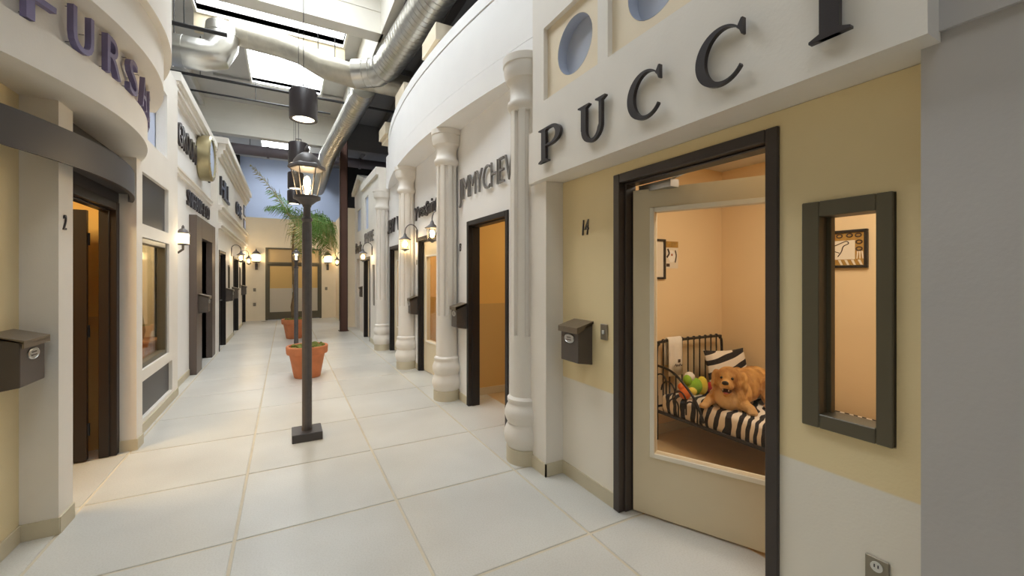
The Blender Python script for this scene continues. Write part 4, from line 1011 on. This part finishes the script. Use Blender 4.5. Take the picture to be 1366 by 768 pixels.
# scroll rail on the near side by the head
sc = MB()
sc.tube(smoothpath([(bx0 - .01, 2.70, .68), (bx0 - .01, 2.55, .66), (bx0 - .01, 2.42, .58), (bx0 - .01, 2.3, .46), (bx0 - .01, 2.22, .30)], 6), .011, 7)
for (yc, zc, r_) in ((2.58, .47, .075), (2.46, .42, .07), (2.34, .37, .06), (2.66, .54, .06), (2.52, .36, .05)):
    sc.tube([(bx0 - .012, yc + r_ * math.cos(PI * i / 12), zc + r_ * 1.2 * math.sin(PI * i / 12)) for i in range(13)] + [(bx0 - .012, yc - r_, zc - .1)], .007, 6)
sc.build('scroll_rail', 'black_iron', bed, smooth=60)
MB().tube(smoothpath([(bx1, 2.70, .68), (bx1, 2.55, .66), (bx1, 2.42, .58), (bx1, 2.3, .46), (bx1, 2.15, .40), (bx1, 2.05, .28)], 6), .013, 7).build('far_scroll_rail', 'black_iron', bed, smooth=60)
# pillow
pb = bmesh.new(); bmesh.ops.create_grid(pb, x_segments=14, y_segments=14, size=1)
def pillow(name, w_, h_, t_, m):
    vs = []; fs = []; n = 14
    for sgn in (1, -1):
        for i in range(n + 1):
            for j in range(n + 1):
                u, v = -1 + 2 * i / n, -1 + 2 * j / n
                pin = 1 - .10 * (1 - u * u) * abs(v) ** 3 - 0; pin2 = 1 - .10 * (1 - v * v) * abs(u) ** 3
                zz = sgn * t_ * ((1 - u ** 4) * (1 - v ** 4)) ** .5
                vs.append((u * w_ * pin2, zz, v * h_ * pin))
    N = (n + 1) ** 2
    for s_ in (0, 1):
        for i in range(n):
            for j in range(n):
                a = s_ * N + i * (n + 1) + j; fs.append((a, a + 1, a + n + 2, a + n + 1))
    return vs, fs
pb.free()
vs, fs = pillow('p', .235, .19, .07, '')
T = Matrix.Translation((3.75, 2.53, .605)) @ Matrix.Rotation(math.radians(-14), 4, 'Z') @ Matrix.Rotation(math.radians(-16), 4, 'X')
po = MB().add(vs, fs).build('pillow', 'zebra_pillow', smooth=80); po.matrix_world = T
tag(po, 'zebra striped pillow leaning behind the dog', 'pillow')
# towel over headboard
tw = MB()
def towel_strip(y, z0, z1, n=10):
    vs = []; fs = []
    for i in range(n + 1):
        for j in range(9):
            z = z0 + (z1 - z0) * i / n; x = 3.13 + .19 * j / 8
            vs.append((x, y + .006 * math.sin(j * 1.3 + i * .2), z))
    for i in range(n):
        for j in range(8): fs.append((i * 9 + j, i * 9 + j + 1, (i + 1) * 9 + j + 1, (i + 1) * 9 + j))
    return vs, fs
tv = []; tf = []
path = [(by1 - .026, .565), (by1 - .026, .70), (by1 - .024, .85), (by1 - .022, .905), (by1, .922), (by1 + .022, .905), (by1 + .024, .8), (by1 + .024, .66)]
for (py, pz) in path:
    for j in range(9): tv.append((3.13 + .19 * j / 8, py - (.006 * math.sin(j * 1.4) if py < by1 else 0), pz))
for i in range(len(path) - 1):
    for j in range(8): tf.append((i * 9 + j, i * 9 + j + 1, (i + 1) * 9 + j + 1, (i + 1) * 9 + j))
tw.add(tv, tf); to = tw.build('hand_towel', 'towel', smooth=60)
sm = to.modifiers.new('thickness', 'SOLIDIFY'); sm.thickness = .008; sm.offset = 0
tag(to, 'white embroidered towel hanging on the black bed head', 'towel')
q = MB(); q.box(3.245, 3.275, by1 - .038, by1 - .035, .685, .715)
q.tube(smoothpath([(3.20, by1 - .037, .655), (3.215, by1 - .037, .675), (3.225, by1 - .037, .65), (3.24, by1 - .037, .668), (3.255, by1 - .037, .65), (3.27, by1 - .037, .672), (3.285, by1 - .037, .652), (3.30, by1 - .037, .66)], 4), .003, 5)
q.build('embroidery', 'ink', to)
# toys
def toy(name, label, parts):
    e = empty(name, parts[0][1], label=label, cat='toy')
    for nm, c, r_, m_ in parts: MB().ell(c, r_, 14, 9).build(nm, m_, e, smooth=70)
    return e
toy('plush_toy', 'green and yellow plush toy against the bed head', [('body', (3.26, 2.52, .50), (.09, .06, .075), 'plush_green'), ('head', (3.22, 2.54, .585), (.05, .045, .045), 'towel'), ('wing', (3.34, 2.50, .50), (.05, .05, .085), 'plush_yellow'), ('tail', (3.18, 2.53, .56), (.035, .04, .05), 'plush_green')])
toy('plush_toy', 'orange plush toy behind the iron scroll rail', [('body', (3.075, 2.47, .475), (.06, .05, .055), 'plush_orange'), ('head', (3.11, 2.425, .495), (.04, .04, .035), 'plush_yellow'), ('ear', (3.05, 2.49, .53), (.03, .03, .03), 'plush_orange')])
toy('plush_toy', 'red plush toy beside the zebra pillow', [('body', (3.46, 2.49, .47), (.06, .05, .05), 'plush_red'), ('nose', (3.51, 2.46, .455), (.03, .03, .03), 'towel')])
# framed picture
pf = empty('framed_picture', (RX, 1.735, 1.57), label='framed animal picture with patterned border on the dog room wall', cat='picture')
y0, y1, z0, z1 = 1.537, 1.935, 1.566, 1.876
for a in ((y0, y1, z0, z0 + .022), (y0, y1, z1 - .022, z1), (y0, y0 + .022, z0 + .022, z1 - .022), (y1 - .022, y1, z0 + .022, z1 - .022)): B(RX - .03, RX, *a).build('frame', 'black_iron', pf, bevel=.003)
pp = B(RX - .014, RX, y0 + .022, y1 - .022, z0 + .022, z1 - .022).build('print', 'gilt', pf)
B(RX - .017, RX - .014, y0 + .085, y1 - .03, z0 + .07, z1 - .085).build('centre_panel', 'paper', pp)
q = MB()
q.tube(smoothpath([(RX - .018, 1.85, 1.70), (RX - .018, 1.84, 1.745), (RX - .018, 1.77, 1.75), (RX - .018, 1.72, 1.77), (RX - .018, 1.68, 1.785), (RX - .018, 1.665, 1.765), (RX - .018, 1.70, 1.745), (RX - .018, 1.715, 1.70), (RX - .018, 1.74, 1.66)], 5), .0035, 5)
q.tube(smoothpath([(RX - .018, 1.83, 1.74), (RX - .018, 1.825, 1.69), (RX - .018, 1.80, 1.655)], 5), .003, 5)
q.tube(smoothpath([(RX - .018, 1.82, 1.70), (RX - .018, 1.77, 1.705), (RX - .018, 1.73, 1.69)], 5), .003, 5); q.build('drawing', 'ink', pp)
q = MB()
for k, (yy, zz) in enumerate(((1.60, 1.83), (1.66, 1.832), (1.73, 1.83), (1.595, 1.775), (1.595, 1.72))): q.tube([(RX - .0155, yy + .02 * math.cos(a), zz + .014 * math.sin(a)) for a in [2 * PI * i / 10 for i in range(10)]], .005, 5, closed=True)
q.build('spots', 'ink', pp)
q = MB()
for k in range(7): q.box(RX - .0165, RX - .014, 1.76 + k * .022, 1.77 + k * .022, 1.80, 1.85)
q.build('border_stripes', 'rust_ink', pp)
q = MB()
for k in range(4): q.prism([(1.57 + k * .045, 1.59), (1.585 + k * .045, 1.59), (1.605 + k * .045, 1.632), (1.587 + k * .045, 1.632)], lambda a, b, d: (d, a, b), RX - .0165, RX - .014)
for k in range(3): q.prism([(1.565 + k * .02, 1.64), (1.572 + k * .02, 1.64), (1.58 + k * .014, 1.70), (1.57 + k * .014, 1.70)], lambda a, b, d: (d, a, b), RX - .0165, RX - .014)
q.build('zebra_marks', 'paper', pp)
# poster sheet on far wall
ps = empty('wall_poster', (3.28, RY, 1.57), label='small poster sheet on the peach wall above the bed head', cat='poster')
sh_ = B(3.20, 3.378, RY - .004, RY, 1.574, 1.835).build('sheet', 'paper', ps)
B(3.20, 3.378, RY - .0055, RY - .004, 1.775, 1.835).build('header', 'gilt', sh_)
q = MB()
q.prism([(3.285 + .05 * math.cos(2 * PI * i / 14), 1.69 + .06 * math.sin(2 * PI * i / 14)) for i in range(14)], lambda a, b, d: (a, d, b), RY - .006, RY - .004); q.build('portrait', 'towel', sh_)
MB().ell((3.29, RY - .006, 1.705), (.012, .002, .012), 10, 6).build('dot', 'rust_ink', sh_)
q = MB(); q.tube(smoothpath([(3.335, RY - .006, 1.75), (3.35, RY - .006, 1.70), (3.335, RY - .006, 1.63)], 5), .006, 5); q.tube(smoothpath([(3.23, RY - .006, 1.76), (3.25, RY - .006, 1.72), (3.22, RY - .006, 1.68)], 5), .009, 5)
q.box(3.215, 3.26, RY - .0055, RY - .004, 1.59, 1.62); q.build('marks', 'ink', sh_)
dk = empty('framed_picture', (3.17, RY, 1.47), label='narrow dark brown frame beside the poster sheet', cat='picture')
for a in ((3.17, 3.192, 1.47, 1.85), (2.95, 2.972, 1.47, 1.85)): B(a[0], a[1], RY - .02, RY, a[2], a[3]).build('frame_side', 'dark_wood', dk)
B(2.972, 3.17, RY - .02, RY, 1.47, 1.49).build('frame_bottom', 'dark_wood', dk); B(2.972, 3.17, RY - .02, RY, 1.83, 1.85).build('frame_top', 'dark_wood', dk); B(2.972, 3.17, RY - .008, RY, 1.49, 1.83).build('print', 'paper', dk)

# ------------------------------------------------------------------ the dog
HEAD = Matrix.Translation((.04, 0, 0)) @ Matrix.Rotation(math.radians(15), 4, 'Z') @ Matrix.Translation((-.04, 0, 0))
def make_dog():
    q = MB()
    E_ = q.ell
    E_((0, 0, .13), (.13, .145, .14)); E_((-.16, 0, .145), (.19, .145, .14)); E_((-.32, 0, .145), (.17, .135, .14)); E_((-.44, 0, .14), (.12, .14, .14))
    E_((-.36, -.12, .13), (.15, .065, .13))
    E_((.02, 0, .20), (.11, .115, .11)); E_((.07, 0, .09), (.085, .12, .10)); E_((.05, .06, .12), (.08, .075, .11)); E_((.05, -.06, .12), (.08, .075, .11))
    # head, carried low in front of the chest and turned to the doorway
    def H_(c, r): q.ell(c, r, T=HEAD)
    H_((.10, 0, .275), (.105, .092, .078)); H_((.135, 0, .27), (.075, .078, .066)); H_((.12, .052, .225), (.06, .045, .05)); H_((.12, -.052, .225), (.06, .045, .05))
    H_((.165, .036, .295), (.03, .022, .016)); H_((.165, -.036, .295), (.03, .022, .016))
    H_((.205, 0, .24), (.062, .040, .034)); H_((.24, 0, .235), (.038, .037, .032)); H_((.205, .026, .218), (.055, .026, .026)); H_((.205, -.026, .218), (.055, .026, .026))
    H_((.17, 0, .155), (.08, .036, .020)); H_((.21, 0, .148), (.035, .028, .015))
    for s in (-1, 1):
        H_((.075, s * .100, .29), (.04, .022, .03)); H_((.08, s * .114, .25), (.045, .020, .05)); H_((.088, s * .118, .205), (.04, .018, .05)); H_((.09, s * .112, .175), (.03, .016, .035))
    # fore legs: one hanging forward over the edge, the other folded along the sheet
    for i in range(8):
        t = i / 7; q.ell((.03 + .15 * t, -.125 - .012 * t, .085 - .062 * t), (.055 - .018 * t, .046 - .012 * t, .055 - .024 * t), 12, 8)
    E_((.205, -.138, .022), (.042, .032, .024))
    for i in range(8):
        t = i / 7; q.ell((.05 + .03 * t, .09 + .09 * t, .065 - .035 * t), (.055 - .02 * t, .055 - .012 * t, .046 - .018 * t), 12, 8)
    E_((.10, .195, .024), (.04, .042, .024))
    # hind thigh and paw on the visible side
    E_((-.36, .15, .12), (.15, .06, .125)); E_((-.30, .17, .075), (.11, .05, .07))
    for i in range(6):
        t = i / 5; q.ell((-.36 + .16 * t, .19 + .015 * t, .04 - .01 * t), (.07, .038 - .008 * t, .036 - .01 * t), 12, 8)
    E_((-.18, .205, .024), (.05, .032, .023))
    # tail
    for i in range(9):
        t = i / 8; q.ell((-.56 - .06 * math.sin(t * 2.2), .02 + .26 * t, .055 - .015 * t), (.05, .06, .045 - .015 * t), 10, 7)
    me = bpy.data.meshes.new('dog_raw'); me.from_pydata([tuple(v) for v in q.v], [], q.f); me.update()
    o = bpy.data.objects.new('dog', me); COL.objects.link(o)
    rm_ = o.modifiers.new('r', 'REMESH'); rm_.mode = 'VOXEL'; rm_.voxel_size = .008
    s_ = o.modifiers.new('s', 'SMOOTH'); s_.factor = .5; s_.iterations = 5
    dg = bpy.context.evaluated_depsgraph_get(); m2 = bpy.data.meshes.new_from_object(o.evaluated_get(dg))
    o.modifiers.clear(); o.data = m2; bpy.data.meshes.remove(me); m2.name = 'dog'
    m2.materials.clear(); m2.materials.append(M['fur'])
    # shaggy relief and coat colouring
    ca = m2.color_attributes.new('coat', 'FLOAT_COLOR', 'POINT')
    from mathutils import noise
    nrm = [v.normal.copy() for v in m2.vertices]
    for i, v in enumerate(m2.vertices):
        p = v.co
        chest = max(0, 1 - ((p.x - .12) ** 2 / .012 + p.y ** 2 / .012 + (p.z - .09) ** 2 / .012))
        muz = max(0, 1 - ((p.x - .24) ** 2 / .006 + (p.z - .205) ** 2 / .004 + p.y ** 2 / .006))
        low = .5 * max(0, 1 - p.z / .10)
        hau = .45 * max(0, 1 - ((p.x + .40) ** 2 / .02 + (p.y - .2) ** 2 / .01 + (p.z - .14) ** 2 / .02))
        k = min(1, max(chest, muz * .75, low, hau)); ca.data[i].color = (k, k, k, 1)
        amp = .0085 if p.x < .05 or p.z < .12 else .0022
        n_ = noise.noise(Vector((p.x * 28, p.y * 28, p.z * 14))) + .5 * noise.noise(Vector((p.x * 60, p.y * 60, p.z * 30)))
        v.co = p + nrm[i] * n_ * amp
    m2.shade_smooth()
    return o
dog = make_dog()
dog.location = (3.24, 2.14, zt - .004); dog.rotation_euler = (0, 0, math.radians(180 + 10))
tag(dog, 'golden retriever lying on the zebra bed with open smiling mouth', 'dog')
from mathutils.bvhtree import BVHTree
_bv = BVHTree.FromPolygons([v.co.copy() for v in dog.data.vertices], [tuple(p.vertices) for p in dog.data.polygons])
def hitx(y, z):
    o_ = HEAD @ Vector((1, y, z)); d_ = HEAD.to_3x3() @ Vector((-1, 0, 0))
    h = _bv.ray_cast(o_, d_)
    return (HEAD.inverted() @ h[0]).x if h[0] is not None else .2
for s_ in (-1, 1):
    MB().ell((hitx(s_ * .037, .277) - .004, s_ * .037, .277), (.010, .0125, .0115), 12, 8, T=HEAD).build('eye', 'dog_eye', dog, local=True, smooth=80)
MB().ell((hitx(0, .252) - .004, 0, .252), (.014, .025, .018), 14, 8, T=HEAD).build('nose', 'dog_nose', dog, local=True, smooth=80)
MB().ell((.200, 0, .180), (.056, .036, .020), 14, 8, T=HEAD).build('mouth', 'mouth', dog, local=True, smooth=80)
MB().ell((.222, 0, .172), (.044, .021, .009), 14, 8, T=HEAD).build('tongue', 'tongue', dog, local=True, smooth=80)
for s_ in (-1, 1): MB().lathe([(.005, .014), (.003, .007), (.0005, 0)], 8, (.25, s_ * .021, .185), T=HEAD).build('tooth', 'teeth', dog, local=True)
